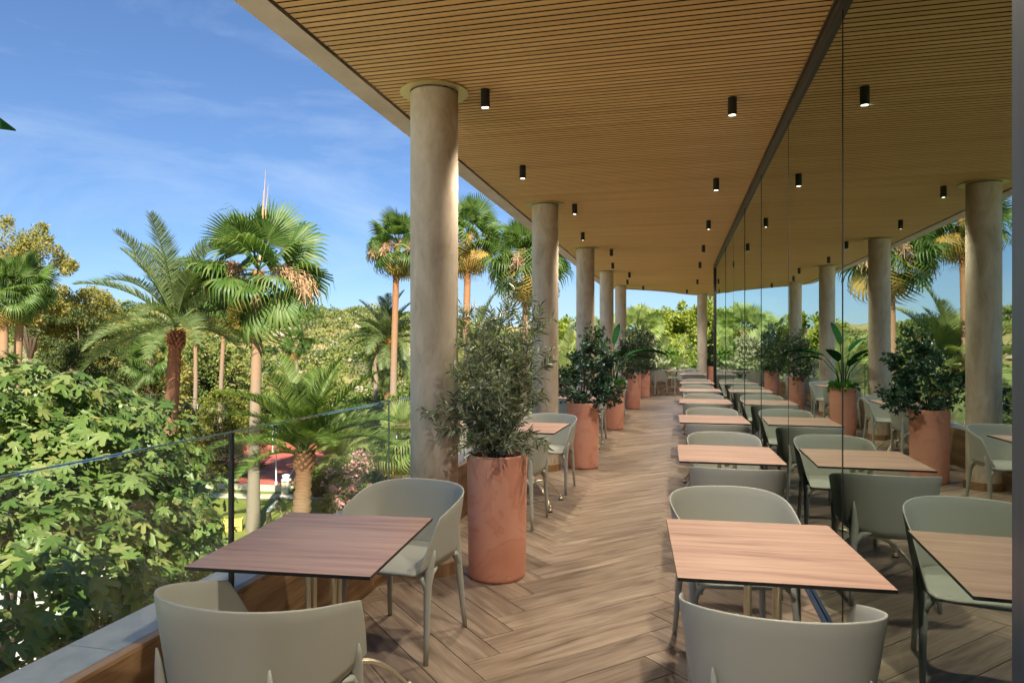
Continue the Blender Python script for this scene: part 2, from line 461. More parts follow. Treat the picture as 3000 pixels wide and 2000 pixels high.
# ------------------------------------------------------------------ mesh helpers
class MB:
    def __init__(self):
        self.v, self.f, self.m, self.uv = [], [], [], []

    def add(self, verts, faces, mi=0):
        o = len(self.v)
        self.v += [tuple(q) for q in verts]
        for f in faces:
            self.f.append(tuple(i + o for i in f))
            self.m.append(mi)

    def box(self, x0, x1, y0, y1, z0, z1, mi=0, mat=None):
        vs_ = [Vector((x, y, z)) for z in (z0, z1) for y in (y0, y1) for x in (x0, x1)]
        if mat is not None:
            vs_ = [mat @ q for q in vs_]
        self.add(vs_, [(0, 2, 3, 1), (4, 5, 7, 6), (0, 1, 5, 4), (2, 6, 7, 3), (0, 4, 6, 2), (1, 3, 7, 5)], mi)

    def sbox(self, s0, s1, n0, n1, z0, z1, mi=0):
        """box in terrace coordinates"""
        vs_ = [P(s, n, z) for z in (z0, z1) for n in (n0, n1) for s in (s0, s1)]
        self.add(vs_, [(0, 1, 3, 2), (4, 6, 7, 5), (0, 4, 5, 1), (2, 3, 7, 6), (0, 2, 6, 4), (1, 5, 7, 3)], mi)

    def prism(self, poly, z0, z1, mi=0):
        k = len(poly)
        vs_ = [(p[0], p[1], z0) for p in poly] + [(p[0], p[1], z1) for p in poly]
        fs = [tuple(range(k - 1, -1, -1)), tuple(range(k, 2 * k))]
        fs += [(i, (i + 1) % k, k + (i + 1) % k, k + i) for i in range(k)]
        self.add(vs_, fs, mi)

    def lathe(self, prof, c=(0, 0, 0), n=32, mi=0, cap0=True, cap1=True):
        vs_ = []
        for r, z in prof:
            for i in range(n):
                a = 2 * pi * i / n
                vs_.append((c[0] + r * cos(a), c[1] + r * sin(a), c[2] + z))
        fs = []
        for j in range(len(prof) - 1):
            for i in range(n):
                i2 = (i + 1) % n
                fs.append((j * n + i, j * n + i2, (j + 1) * n + i2, (j + 1) * n + i))
        if cap0:
            fs.append(tuple(range(n - 1, -1, -1)))
        if cap1:
            fs.append(tuple((len(prof) - 1) * n + i for i in range(n)))
        self.add(vs_, fs, mi)

    def tube(self, path, rad, n=8, mi=0, caps=True):
        path = [Vector(p) for p in path]
        if isinstance(rad, (int, float)):
            rad = [rad] * len(path)
        t0 = (path[1] - path[0]).normalized()
        ref = Vector((0, 0, 1)) if abs(t0.z) < 0.9 else Vector((1, 0, 0))
        a = t0.cross(ref).normalized()
        vs_ = []
        for i, p in enumerate(path):
            t = (path[min(i + 1, len(path) - 1)] - path[max(i - 1, 0)]).normalized()
            a = (a - t * a.dot(t)).normalized()
            b = t.cross(a)
            r = rad[i]
            rx, ry = r if isinstance(r, (tuple, list)) else (r, r)
            for k in range(n):
                q = 2 * pi * k / n
                vs_.append(p + a * (rx * cos(q)) + b * (ry * sin(q)))
        fs = []
        for i in range(len(path) - 1):
            for k in range(n):
                k2 = (k + 1) % n
                fs.append((i * n + k, i * n + k2, (i + 1) * n + k2, (i + 1) * n + k))
        if caps:
            fs.append(tuple(range(n - 1, -1, -1)))
            fs.append(tuple((len(path) - 1) * n + k for k in range(n)))
        self.add(vs_, fs, mi)

    def mesh(self, name, mats, smooth=False, uv=None):
        me = bpy.data.meshes.new(name)
        me.from_pydata(self.v, [], self.f)
        for m in mats:
            me.materials.append(m)
        if len(mats) > 1:
            me.polygons.foreach_set("material_index", self.m)
        if smooth:
            me.polygons.foreach_set("use_smooth", [True] * len(me.polygons))
        if uv is not None:
            l = me.uv_layers.new(name="UVMap")
            for lp in me.loops:
                l.data[lp.index].uv = uv(me.vertices[lp.vertex_index].co)
        me.update()
        return me


def link(name, me, parent=None, mw=None, **props):
    o = bpy.data.objects.new(name, me)
    C.objects.link(o)
    if parent is not None:
        o.parent = parent
    if mw is not None:
        o.matrix_basis = mw
    for k, v in props.items():
        o[k] = v
    return o


def thing(name, label, cat, loc=(0, 0, 0), rz=0.0, group=None):
    o = bpy.data.objects.new(name, None)
    o.empty_display_size = 0.1
    C.objects.link(o)
    o.location = loc
    o.rotation_euler = (0, 0, rz)
    o['label'] = label
    o['category'] = cat
    if group:
        o['group'] = group
    return o


def copy_tree(src, label, loc, rz, group=None):
    r = src.copy()
    C.objects.link(r)
    r.location = loc
    r.rotation_euler = (0, 0, rz)
    r['label'] = label
    if group:
        r['group'] = group
    for ch in list(src.children):
        c = ch.copy()
        C.objects.link(c)
        c.parent = r
        for g in list(ch.children):
            d = g.copy()
            C.objects.link(d)
            d.parent = c
    return r


def np_mesh(name, V, F, mats, uv=None, mi=None, smooth=False):
    """V (n,3), F (m,k)"""
    me = bpy.data.meshes.new(name)
    n, (m, k) = len(V), F.shape
    me.vertices.add(n)
    me.vertices.foreach_set("co", np.ascontiguousarray(V, dtype=np.float32).ravel())
    me.loops.add(m * k)
    me.loops.foreach_set("vertex_index", np.ascontiguousarray(F, dtype=np.int32).ravel())
    me.polygons.add(m)
    me.polygons.foreach_set("loop_start", np.arange(0, m * k, k, dtype=np.int32))
    me.polygons.foreach_set("loop_total", np.full(m, k, dtype=np.int32))
    if smooth:
        me.polygons.foreach_set("use_smooth", np.ones(m, dtype=bool))
    for q in mats:
        me.materials.append(q)
    if mi is not None:
        me.polygons.foreach_set("material_index", mi.astype(np.int32))
    me.update(calc_edges=True)
    return me


def norm(a):
    return a / np.maximum(np.linalg.norm(a, axis=-1, keepdims=True), 1e-9)


def frames(d, up):
    """rotation matrices (N,3,3) whose columns are x=d, y, z~up"""
    x = norm(d)
    y = norm(np.cross(up, x) + 1e-6)
    z = np.cross(x, y)
    return np.stack([x, y, z], axis=-1)


def scatter(T, F, R, pos, scale):
    """copy template T (t,3) / F (f,k) with rotations, positions and scales -> one V, F"""
    N, t = len(pos), len(T)
    sc3 = scale if np.ndim(scale) == 2 else np.repeat(np.asarray(scale)[:, None], 3, 1)
    V = np.einsum('nij,ntj->nti', R, T[None] * sc3[:, None, :]) + pos[:, None, :]
    FF = F[None] + (np.arange(N) * t)[:, None, None]
    return V.reshape(-1, 3), FF.reshape(-1, F.shape[1])


# leaf templates, pointing along +X, upper side +Z
LEAF_T = np.array([(0, 0, 0), (0.45, 0.5, 0.05), (1, 0, -0.10), (0.45, -0.5, 0.05), (0.5, 0, -0.06)], float)
LEAF_F = np.array([(0, 1, 4), (1, 2, 4), (2, 3, 4), (3, 0, 4)][::-1])
LEAF_F = LEAF_F[:, ::-1]
DIA_T = np.array([(0, 0, 0), (0.5, 0.5, 0.08), (1, 0, 0), (0.5, -0.5, 0.08)], float)
DIA_F = np.array([(0, 2, 1), (0, 3, 2)])


def fig_template():
    """five-lobed leaf, 1 long"""
    out = []
    lobes = [(0, 1.0, 0.15), (48, 0.82, 0.14), (98, 0.58, 0.13)]
    pts = []
    for a, r, w in [(-132, 0.26, 0), (-100, 0.56, 1), (-75, 0.36, 0), (-47, 0.82, 1), (-23, 0.40, 0), (0, 1.0, 1), (23, 0.40, 0), (47, 0.82, 1), (75, 0.36, 0), (100, 0.56, 1), (132, 0.26, 0)]:
        if w:
            for da, rr in ((-14, 0.72), (-11, 0.92), (0, 1.0), (11, 0.90), (14, 0.70)):
                pts.append((radians(a + da), r * rr))
        else:
            pts.append((radians(a), r))
    c = (0.22, 0.0)
    V = [(c[0], 0, 0.02)]
    for a, r in pts:
        x, y = c[0] + r * 0.78 * cos(a), r * 0.78 * sin(a)
        V.append((x, y, -0.28 * r * r * 0.6 + 0.05 * abs(sin(3 * a))))
    n = len(pts)
    F = [(0, i + 1, i + 2) for i in range(n - 1)]
    V.append((0.0, 0.0, 0.04))
    F.append((0, n, n + 1))
    F.append((0, n + 1, 1))
    return np.array(V, float), np.array(F)


FIG_T, FIG_F = fig_template()


def clumped(lobes, n_clump, n_leaf, clump_r=0.22, shell=0.75, flat=1.0):
    """points and outward directions: clumps spread over and inside ellipsoid lobes [(c, r)]"""
    vol = np.array([l[1][0] * l[1][1] * l[1][2] for l in lobes]) ** 0.66
    pick = rng.choice(len(lobes), n_clump, p=vol / vol.sum())
    d = norm(rng.normal(size=(n_clump, 3)))
    rr = shell + (1 - shell) * rng.random(n_clump) ** 0.5
    rr *= 0.84 + 0.32 * rng.random(n_clump)
    cc = np.array([l[0] for l in lobes], float)[pick]
    rad = np.array([l[1] for l in lobes], float)[pick]
    cp = cc + d * rad * rr[:, None]
    size = rad.mean(axis=1) * clump_r * (0.6 + 0.8 * rng.random(n_clump))
    k = rng.integers(0, n_clump, n_leaf)
    off = norm(rng.normal(size=(n_leaf, 3))) * (rng.random(n_leaf) ** 0.45)[:, None]
    off[:, 2] *= flat
    p = cp[k] + off * size[k][:, None]
    out = norm(off * 0.8 + d[k] * 0.6)
    return p, out


def foliage(lobes, n_clump, n_leaf, leaf, wid, clump_r=0.22, shell=0.7, droop=0.0, tpl=(DIA_T, DIA_F), flat=1.0):
    p, o = clumped(lobes, n_clump, n_leaf, clump_r, shell, flat)
    d = norm(o + rng.normal(size=o.shape) * 0.7 + np.array([0, 0, -droop]))
    up = norm(o * 0.5 + np.array([0, 0, 0.8]) + rng.normal(size=o.shape) * 0.5)
    R = frames(d, up)
    L = leaf * (0.65 + 0.7 * rng.random(len(p)))
    S = np.stack([L, L * wid, L], -1)
    return scatter(tpl[0], tpl[1], R, p, S)


# ------------------------------------------------------------------ terrace outline
def chaikin(pts, it=2):
    for _ in range(it):
        q = [pts[0]]
        for a, b in zip(pts[:-1], pts[1:]):
            q.append((a[0] * .75 + b[0] * .25, a[1] * .75 + b[1] * .25))
            q.append((a[0] * .25 + b[0] * .75, a[1] * .25 + b[1] * .75))
        q.append(pts[-1])
        pts = q
    return pts


K_STRAIGHT = 20.3
_bend = chaikin([(K_STRAIGHT, -1.866), (20.8, -1.866), (21.3, -1.55), (21.9, -0.85), (23.0, 0.02), (24.2, 0.50), (25.5, 1.6), (26.4, 3.2), (26.9, 6.0), (27.0, 9.0)])
KERB = [(-6.0, -1.866)] + _bend


def offs(pl, d):
    """offset a (s,n) polyline away from the terrace (towards smaller n / larger s)"""
    out = []
    for i, p in enumerate(pl):
        a, b = pl[max(i - 1, 0)], pl[min(i + 1, len(pl) - 1)]
        tx, ty = b[0] - a[0], b[1] - a[1]
        l = sqrt(tx * tx + ty * ty)
        out.append((p[0] + d * ty / l, p[1] - d * tx / l))
    return out


KERB_OUT = offs(KERB, 0.24)
ROOF_OUT = offs(KERB, 0.314)
ROOF_IN = offs(KERB, 0.134)


def n_at(pl, s):
    for a, b in zip(pl[:-1], pl[1:]):
        if a[0] <= s <= b[0] and b[0] > a[0]:
            return a[1] + (b[1] - a[1]) * (s - a[0]) / (b[0] - a[0])
    return pl[-1][1] if s > pl[-1][0] else pl[0][1]


S_END = 15.63                      # end post of the glazing

# terrace slab, with its edge under the parapet
mb = MB()
poly = [P(s, n) for s, n in KERB_OUT] + [P(27.2, 9), P(S_END + 4, 9), P(-6, 9)]
mb.prism([(p.x, p.y) for p in poly], -0.45, -0.014)
link("floor_slab", mb.mesh("floor_slab", [M['grout']]), kind="structure")

# ------------------------------------------------------------------ herringbone floor
floor = bpy.data.objects.new("floor", None)
C.objects.link(floor)
floor['kind'] = "structure"
W, N6 = 0.2, 6
A_ANG = pi / 2 - TH - pi / 4
Ad = (cos(A_ANG), sin(A_ANG))
Bd = (-sin(A_ANG), cos(A_ANG))
ANCH = (0.729, 3.68)


def lat(a, b):
    return (ANCH[0] + ((a - 6) * Ad[0] + (b - 1) * Bd[0]) * W, ANCH[1] + ((a - 6) * Ad[1] + (b - 1) * Bd[1]) * W)


def to_sn(p):
    return (p[0] * U[0] + p[1] * U[1], p[0] * NV[0] + p[1] * NV[1])


def clip_half(poly, f):
    out = []
    for i, a in enumerate(poly):
        b = poly[(i + 1) % len(poly)]
        fa, fb = f(a), f(b)
        if fa >= 0:
            out.append(a)
        if (fa >= 0) != (fb >= 0):
            t = fa / (fa - fb)
            out.append((a[0] + (b[0] - a[0]) * t, a[1] + (b[1] - a[1]) * t))
    return out


g = 0.0018
cham = 0.0012


def plank_geo(poly2):
    """top with a small chamfer and sides; poly2 in local metres"""
    k = len(poly2)
    cx = sum(p[0] for p in poly2) / k
    cy_ = sum(p[1] for p in poly2) / k
    ins = []
    for x, y in poly2:
        dx, dy = cx - x, cy_ - y
        ins.append((x + math.copysign(cham, dx), y + math.copysign(cham, dy)))
    V = [(x, y, 0.0) for x, y in ins] + [(x, y, -cham) for x, y in poly2] + [(x, y, -0.010) for x, y in poly2]
    F = [tuple(range(k))]
    for i in range(k):
        j = (i + 1) % k
        F.append((k + i, k + j, j, i))
        F.append((2 * k + i, 2 * k + j, k + j, k + i))
    return V, F


def mesh_uv(me, fn):
    l = me.uv_layers.new(name="UVMap")
    co = [fn(v.co) for v in me.vertices]
    for lp in me.loops:
        l.data[lp.index].uv = co[lp.vertex_index]


full_quad = [(g, g), (N6 * W - g, g), (N6 * W - g, W - g), (g, W - g)]
V, F = plank_geo(full_quad)
pm = bpy.data.meshes.new("plank")
pm.from_pydata(V, [], F)
pm.materials.append(M['floor'])
mesh_uv(pm, lambda c: (c.x, c.y))

planks = []
R_ = 150
for a in range(-R_, R_):
    for b in range(-R_, R_):
        t = (a - b) % (2 * N6)
        if t == 0:
            o0, ang = lat(a, b), A_ANG                    # lies along A
        elif t == N6:
            # top cell of a plank along B: runs down to b-(n-1); its local x points along +B
            q = lat(a + 1, b - N6 + 1)
            o0, ang = q, A_ANG + pi / 2
        else:
            continue
        ca, sa = cos(ang), sin(ang)
        wq = [(o0[0] + x * ca - y * sa, o0[1] + x * sa + y * ca) for x, y in full_quad]
        sn = [to_sn(q) for q in wq]
        smin, smax = min(q[0] for q in sn), max(q[0] for q in sn)
        nmin, nmax = min(q[1] for q in sn), max(q[1] for q in sn)
        if smax < -2.5 or smin > 27 or nmin > 5.0:
            continue
        if smin > K_STRAIGHT - 1.5:
            mid = (sum(q[0] for q in sn) / 4, sum(q[1] for q in sn) / 4)
            if mid[1] < n_at(KERB, mid[0]) - 0.35 or smin > 26.6:
                continue
            if mid[0] > 20.4 and (n_at(KERB_OUT, max(mid[0], smin)) > mid[1] + 0.1):
                continue
        lim = NG if smax < S_END + 0.3 else 4.5
        if nmin > lim - 0.01 or nmax < -1.875:
            continue
        planks.append((o0, ang, sn, nmin, nmax, lim))
planks.sort(key=lambda q: abs(q[2][0][0] - 2.2) if q[2][0][0] > 1.2 else 100 - q[2][0][0])
rest = MB()
rest_uv = []
for i, (o0, ang, sn, nmin, nmax, lim) in enumerate(planks):
    jz = random.uniform(-0.0006, 0.0004)
    mw = Matrix.Translation((o0[0], o0[1], jz)) @ Matrix.Rotation(ang, 4, 'Z')
    need = (nmin < -1.87 and sn[0][0] < K_STRAIGHT) or nmax > lim
    if need:
        ca, sa = cos(ang), sin(ang)

        def nf(q):
            x, y = o0[0] + q[0] * ca - q[1] * sa, o0[1] + q[0] * sa + q[1] * ca
            return x * NV[0] + y * NV[1]
        pl = clip_half(full_quad, lambda q: nf(q) + 1.87)
        if len(pl) >= 3:
            pl = clip_half(pl, lambda q: lim - nf(q))
        if len(pl) < 3:
            continue
        V, F = plank_geo(pl)
    else:
        V, F = plank_geo(full_quad)
    if i < 300:
        if need:
            me = bpy.data.meshes.new("plank")
            me.from_pydata(V, [], F)
            me.materials.append(M['floor'])
            mesh_uv(me, lambda c: (c.x, c.y))
        else:
            me = pm
        link("plank", me, floor, mw)
    else:
        rest.add([mw @ Vector(q) for q in V], F)
        r0 = random.random() * 40
        rest_uv += [(q[0] + r0, q[1] + r0) for q in V]
me = bpy.data.meshes.new("plank_field")
me.from_pydata(rest.v, [], rest.f)
me.materials.append(M['floor'])
l = me.uv_layers.new(name="UVMap")
for lp in me.loops:
    l.data[lp.index].uv = rest_uv[lp.vertex_index]
link("plank_field", me, floor, kind="stuff")

# ------------------------------------------------------------------ roof and slatted ceiling
ceiling = bpy.data.objects.new("ceiling", None)
C.objects.link(ceiling)
ceiling['kind'] = "structure"
mb = MB()
poly = [P(s, n) for s, n in ROOF_IN] + [P(27.3, 9), P(-6, 9)]
mb.prism([(p.x, p.y) for p in poly], CEIL + 0.024, CEIL + 0.05)
link("backing_board", mb.mesh("backing_board", [M['slat_dark']]), ceiling)
mb = MB()
poly = [P(s, n) for s, n in ROOF_OUT] + [P(27.4, 9), P(-6, 9)]
mb.prism([(p.x, p.y) for p in poly], CEIL + 0.052, CEIL + 0.42)
link("roof_slab", mb.mesh("roof_slab", [M['concrete']]), ceiling)
mb = MB()
for i in range(len(ROOF_OUT) - 1):
    a, b = P(*ROOF_OUT[i]), P(*ROOF_OUT[i + 1])
    c, d = P(*offs(KERB, 0.146)[i + 1]), P(*offs(KERB, 0.146)[i])
    mb.add([(a.x, a.y, CEIL - 0.012), (b.x, b.y, CEIL - 0.012), (c.x, c.y, CEIL - 0.012), (d.x, d.y, CEIL - 0.012),
            (a.x, a.y, CEIL + 0.05), (b.x, b.y, CEIL + 0.05), (c.x, c.y, CEIL + 0.05), (d.x, d.y, CEIL + 0.05)],
           [(0, 1, 2, 3), (0, 4, 5, 1), (2, 6, 7, 3)])
link("edge_beam", mb.mesh("edge_beam", [M['concrete']]), ceiling)

PITCH, SW = 0.058, 0.0425
slats = []
s = -3.0
while s < 27.0:
    n0 = n_at(ROOF_IN, s) + 0.004
    if s < S_END + 0.1:
        n1 = NG - 0.03
    else:
        n1 = 8.5
    if n1 - n0 > 0.05:
        slats.append((s, n0, n1))
    s += PITCH


def slat_mesh(L):
    b = MB()
    h = 0.018
    V = [(0, -SW / 2 + .001, 0), (L, -SW / 2 + .001, 0), (L, SW / 2 - .001, 0), (0, SW / 2 - .001, 0),
         (0, -SW / 2, .002), (L, -SW / 2, .002), (L, SW / 2, .002), (0, SW / 2, .002),
         (0, -SW / 2, h), (L, -SW / 2, h), (L, SW / 2, h), (0, SW / 2, h)]
    F = [(0, 3, 2, 1), (0, 1, 5, 4), (2, 3, 7, 6), (4, 5, 9, 8), (6, 7, 11, 10), (3, 0, 4, 7), (1, 2, 6, 5), (7, 4, 8, 11), (5, 6, 10, 9)]
    b.add(V, F)
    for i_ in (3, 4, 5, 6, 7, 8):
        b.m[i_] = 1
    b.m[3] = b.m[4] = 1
    return b


slat_cache = {}
rest = MB()
rest_uv = []
order = sorted(range(len(slats)), key=lambda i: (slats[i][0] < 2.6, abs(slats[i][0] - 2.6)))
head = set(order[:300])
for i, (s, n0, n1) in enumerate(slats):
    L = round(n1 - n0, 3)
    mw = Matrix.Translation(P(s, n0, CEIL)) @ Matrix.Rotation(-TH, 4, 'Z')
    if i in head:
        if L not in slat_cache:
            me = slat_mesh(L).mesh("slat", [M['slat'], M['slat_dark']])
            mesh_uv(me, lambda c: (c.x, c.y))
            slat_cache[L] = me
        link("slat", slat_cache[L], ceiling, mw)
    else:
        b = slat_mesh(L)
        rest.add([mw @ Vector(q) for q in b.v], b.f)
        rest.m[-len(b.m):] = b.m
        r0 = random.random() * 40
        rest_uv += [(q[0] + r0, q[1] + r0) for q in b.v]
me = bpy.data.meshes.new("slat_field")
me.from_pydata(rest.v, [], rest.f)
me.materials.append(M['slat'])
me.materials.append(M['slat_dark'])
me.polygons.foreach_set("material_index", rest.m)
l = me.uv_layers.new(name="UVMap")
for lp in me.loops:
    l.data[lp.index].uv = rest_uv[lp.vertex_index]
link("slat_field", me, ceiling, kind="stuff")

# ------------------------------------------------------------------ room behind the glazing
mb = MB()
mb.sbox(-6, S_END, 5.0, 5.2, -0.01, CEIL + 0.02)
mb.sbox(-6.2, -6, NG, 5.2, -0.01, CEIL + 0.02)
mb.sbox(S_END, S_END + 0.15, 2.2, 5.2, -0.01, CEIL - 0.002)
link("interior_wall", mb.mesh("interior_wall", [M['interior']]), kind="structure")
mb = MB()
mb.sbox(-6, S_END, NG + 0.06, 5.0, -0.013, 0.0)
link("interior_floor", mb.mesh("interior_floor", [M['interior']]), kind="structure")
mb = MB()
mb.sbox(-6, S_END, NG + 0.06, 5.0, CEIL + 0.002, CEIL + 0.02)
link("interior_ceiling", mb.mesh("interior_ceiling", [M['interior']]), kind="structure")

# ------------------------------------------------------------------ glazed facade
gw = thing("glass_wall", "tall reflective glass wall along the right side of the terrace", "glass wall", P(0, NG))
gwi = Matrix.Translation(-P(0, NG))
gw_rot = gwi


def gpart(name, mbx, mats, parent=gw, smooth=False):
    me = mbx.mesh(name, mats, smooth)
    return link(name, me, parent, gwi)


joints = [3.73 + 1.713 * k for k in range(8)]
joints[-1] = S_END - 0.04
js = [-5.6, -3.0, -0.5, 1.30]
edges_ = [(-5.9, -3.25), (-3.2, -0.55), (-0.5, 1.28), (1.88, joints[0])] + list(zip(joints[:-1], joints[1:]))
for a, b in edges_:
    mb = MB()
    dn = random.uniform(-0.0022, 0.0022)      # panes never hang perfectly in line
    q_ = [P(s_, n_ + k_, z_) for z_ in (0.03, CEIL - 0.07) for k_ in (0, 0.014) for s_, n_ in ((a + 0.006, NG - dn + 0.002), (b - 0.006, NG + dn + 0.002))]
    mb.add(q_, [(0, 1, 3, 2), (4, 6, 7, 5), (0, 4, 5, 1), (2, 3, 7, 6), (0, 2, 6, 4), (1, 5, 7, 3)])
    gpart("pane", mb, [M['mirror']])
for j in joints[:-1]:
    mb = MB()
    mb.sbox(j - 0.0045, j + 0.0045, NG - 0.0005, NG + 0.014, 0.03, CEIL - 0.07)
    gpart("joint_seal", mb, [M['black']])
mb = MB()
mb.sbox(-5.9, S_END + 0.04, NG - 0.026, NG + 0.045, CEIL - 0.07, CEIL - 0.002)
mb.sbox(-5.9, S_END + 0.04, NG - 0.034, NG - 0.026, CEIL - 0.025, CEIL - 0.004)
gpart("top_track", mb, [M['track']])
mb = MB()
mb.sbox(-5.9, S_END, NG - 0.022, NG - 0.002, 0.0005, 0.026)
mb.sbox(-5.9, S_END, NG + 0.016, NG + 0.045, 0.0005, 0.026)
gpart("bottom_track", mb, [M['rail_blue']])
mb = MB()
mb.sbox(1.30, 1.86, 0.775, 0.775 + 0.10, 0.001, CEIL - 0.072)
gpart("door_stile", mb, [M['post']])
mb = MB()
mb.sbox(S_END - 0.035, S_END + 0.06, NG - 0.03, NG + 0.06, 0.027, CEIL - 0.071)
gpart("end_post", mb, [M['black']])

# ------------------------------------------------------------------ parapet with tiled inner face and stone coping
par = thing("parapet_wall", "low parapet along the outer edge, wood look tiles inside and grey stone coping", "parapet")
mb = MB()
ko1, ko2 = offs(KERB, 0.012), offs(KERB, 0.232)
for i in range(len(KERB) - 1):
    a, b, c, d = P(*ko1[i]), P(*ko1[i + 1]), P(*ko2[i + 1]), P(*ko2[i])
    mb.prism([(q.x, q.y) for q in (d, c, b, a)], -0.6, KH - 0.022)
link("core", mb.mesh("core", [M['concrete']]), par)


def along(pl):
    """resample polyline by arc length"""
    acc = [0.0]
    for a, b in zip(pl[:-1], pl[1:]):
        acc.append(acc[-1] + sqrt((a[0] - b[0]) ** 2 + (a[1] - b[1]) ** 2))

    def at(t):
        t = max(0, min(t, acc[-1] - 1e-6))
        for i in range(len(acc) - 1):
            if t <= acc[i + 1]:
                f = (t - acc[i]) / (acc[i + 1] - acc[i])
                return (pl[i][0] + (pl[i + 1][0] - pl[i][0]) * f, pl[i][1] + (pl[i + 1][1] - pl[i][1]) * f)
    return at, acc[-1]


at_k, LK = along(KERB)
T_BEND = K_STRAIGHT + 6.0
tile_m = {}


def piece(name, a, b, th, z0, z1, mat, parent, side, gap=0.0015):
    """block standing on the chord a-b (terrace coords), thickness th away from the terrace (side=1)"""
    pa, pb = P(*a), P(*b)
    d = pb - pa
    L = d.length
    ang = atan2(d.y, d.x)
    mw = Matrix.Translation((pa.x, pa.y, 0)) @ Matrix.Rotation(ang, 4, 'Z')
    key = (round(L, 3), th, z0, z1, mat.name, side)
    if key not in tile_m:
        q = MB()
        y0, y1 = (0, th) if side > 0 else (-th, 0)
        q.box(gap, L - gap, y0, y1, z0 + gap * 0.5, z1 - gap * 0.5)
        me = q.mesh(name, [mat])
        mesh_uv(me, lambda c: (c.x, c.z + c.y))
        tile_m[key] = me
    return link(name, tile_m[key], parent, mw)


t = 4.0
k = 0
while t < LK - 1.3:
    step = 1.2 if t < T_BEND - 1.2 else 0.4
    piece("tile", at_k(t), at_k(t + step), 0.011, 0.0, 0.232, M['kerb_wood'], par, 1)
    t2 = t + 0.6 if step == 1.2 else t
    piece("tile", at_k(t2), at_k(t2 + step), 0.011, 0.232, KH - 0.021, M['kerb_wood'], par, 1)
    t += step
    k += 1
at_i, LI = along(offs(KERB, 0.045))
at_t, LT = along(KERB)
t = 4.0
while t < LK - 1.3:
    step = 1.2 if t < T_BEND - 1.2 else 0.4
    piece("cap_tile", at_k(t), at_k(t + step), 0.043, KH - 0.020, KH - 0.002, M['kerb_wood'], par, 1)
    t += step
t = 4.0
while t < LI - 1.2:
    step = 1.0 if t < T_BEND - 1.2 else 0.4
    piece("coping_stone", at_i(t), at_i(t + step), 0.205, KH - 0.020, KH, M['coping'], par, 1, 0.002)
    t += step

# ------------------------------------------------------------------ glass balustrade
gb = thing("glass_balustrade", "frameless clear glass balustrade standing on the low parapet", "balustrade")
at_g, LG = along(offs(KERB, 0.036))
pj = [6 + 2.63 + 1.69 * k for k in range(-4, 11)]
pj = [q for q in pj if q < T_BEND - 0.3] + [T_BEND]
q = T_BEND
while q < LG - 1.3:
    q += 0.75
    pj.append(q)
for a, b in zip(pj[:-1], pj[1:]):
    o = piece("pane", at_g(a), at_g(b), 0.012, KH - 0.001, 1.163, M['glass'], gb, 1, 0.003)
    piece("pane_edge", at_g(a), at_g(b), 0.012, 1.1635, 1.171, M['glass_edge'], gb, 1, 0.003)
for ia, a in enumerate([q for q in pj[1:] if q <= T_BEND]):
    p0 = at_g(a)
    c = P(*p0)
    mbx = MB()
    wide = abs(a - (6 + 2.63)) < 0.1
    hw = 0.008 if wide else 0.0025
    mbx.box(-hw, hw, *((-0.004, 0.015) if wide else (0.001, 0.011)), KH, 1.162)
    nm = "clamp_post" if wide else "joint_seal"
    if nm not in tile_m:
        tile_m[nm] = mbx.mesh(nm, [M['black'] if wide else M['glass_edge']])
    pa, pb = P(*at_g(a - 0.05)), P(*at_g(a + 0.05))
    link(nm, tile_m[nm], gb, Matrix.Translation((c.x, c.y, 0)) @ Matrix.Rotation(atan2(pb.y - pa.y, pb.x - pa.x), 4, 'Z'))

# ------------------------------------------------------------------ columns
CR = 0.165
mb = MB()
mb.lathe([(CR, 0.085), (CR, CEIL - 0.02)], n=64, cap0=False, cap1=False)
shaft_me = mb.mesh("shaft", [M['column']], True)
mb = MB()
prof = [(CR + 0.002, CEIL - 0.004), (0.237, CEIL - 0.004), (0.237, CEIL - 0.012), (CR + 0.002, CEIL - 0.012)]
mb.lathe(prof + [prof[0]], n=64, cap0=False, cap1=False)
ring_me = mb.mesh("ceiling_ring", [M['brass']])
mb = MB()
ri, ro, na = CR + 0.001, 0.190, 2 * pi / 14
e = 0.006
a0, a1 = -na / 2 + e, na / 2 - e
mb.add([(ri * cos(a0), ri * sin(a0), 0), (ro * cos(a0), ro * sin(a0), 0), (ro * cos(a1), ro * sin(a1), 0), (ri * cos(a1), ri * sin(a1), 0),
        (ri * cos(a0), ri * sin(a0), .085), (ro * cos(a0), ro * sin(a0), .085), (ro * cos(a1), ro * sin(a1), .085), (ri * cos(a1), ri * sin(a1), .085)],
       [(0, 3, 2, 1), (4, 5, 6, 7), (0, 1, 5, 4), (1, 2, 6, 5), (2, 3, 7, 6), (3, 0, 4, 7)])
bt_me = mb.mesh("base_tile", [M['kerb_wood']])
mesh_uv(bt_me, lambda c: (c.z, c.y))
COLS = [(0.48 - 3.97, -1.62), (0.48, -1.62), (4.47, -1.635), (8.37, -1.60), (12.36, -1.62), (16.3, -1.63), (20.32, -1.62), (24.16, 0.83), (26.0, 3.6)]
CLAB = [None, None,
        "thick round plastered column beside the olive pot, nearest in view",
        "round plastered column rising behind the bushy dark plant pot",
        "round column third in the row, above the bird of paradise pot",
        "slender looking column fourth along the parapet row",
        "fifth round column where the parapet starts to curve",
        "lone column at the far curved end beside the glass end post", None]
for i, (s_, n_) in enumerate(COLS):
    lab = CLAB[i] or ["round plastered column behind the viewpoint, first", "round plastered column just behind the viewpoint", "", "", "", "", "", "", "far round column hidden past the glass end post"][i]
    c = thing("column", lab, "column", P(s_, n_), 0, "round columns along the terrace edge")
    link("shaft", shaft_me, c)
    link("ceiling_ring", ring_me, c)
    for k in range(14):
        link("base_tile", bt_me, c, Matrix.Rotation(na * k + 0.1, 4, 'Z'))

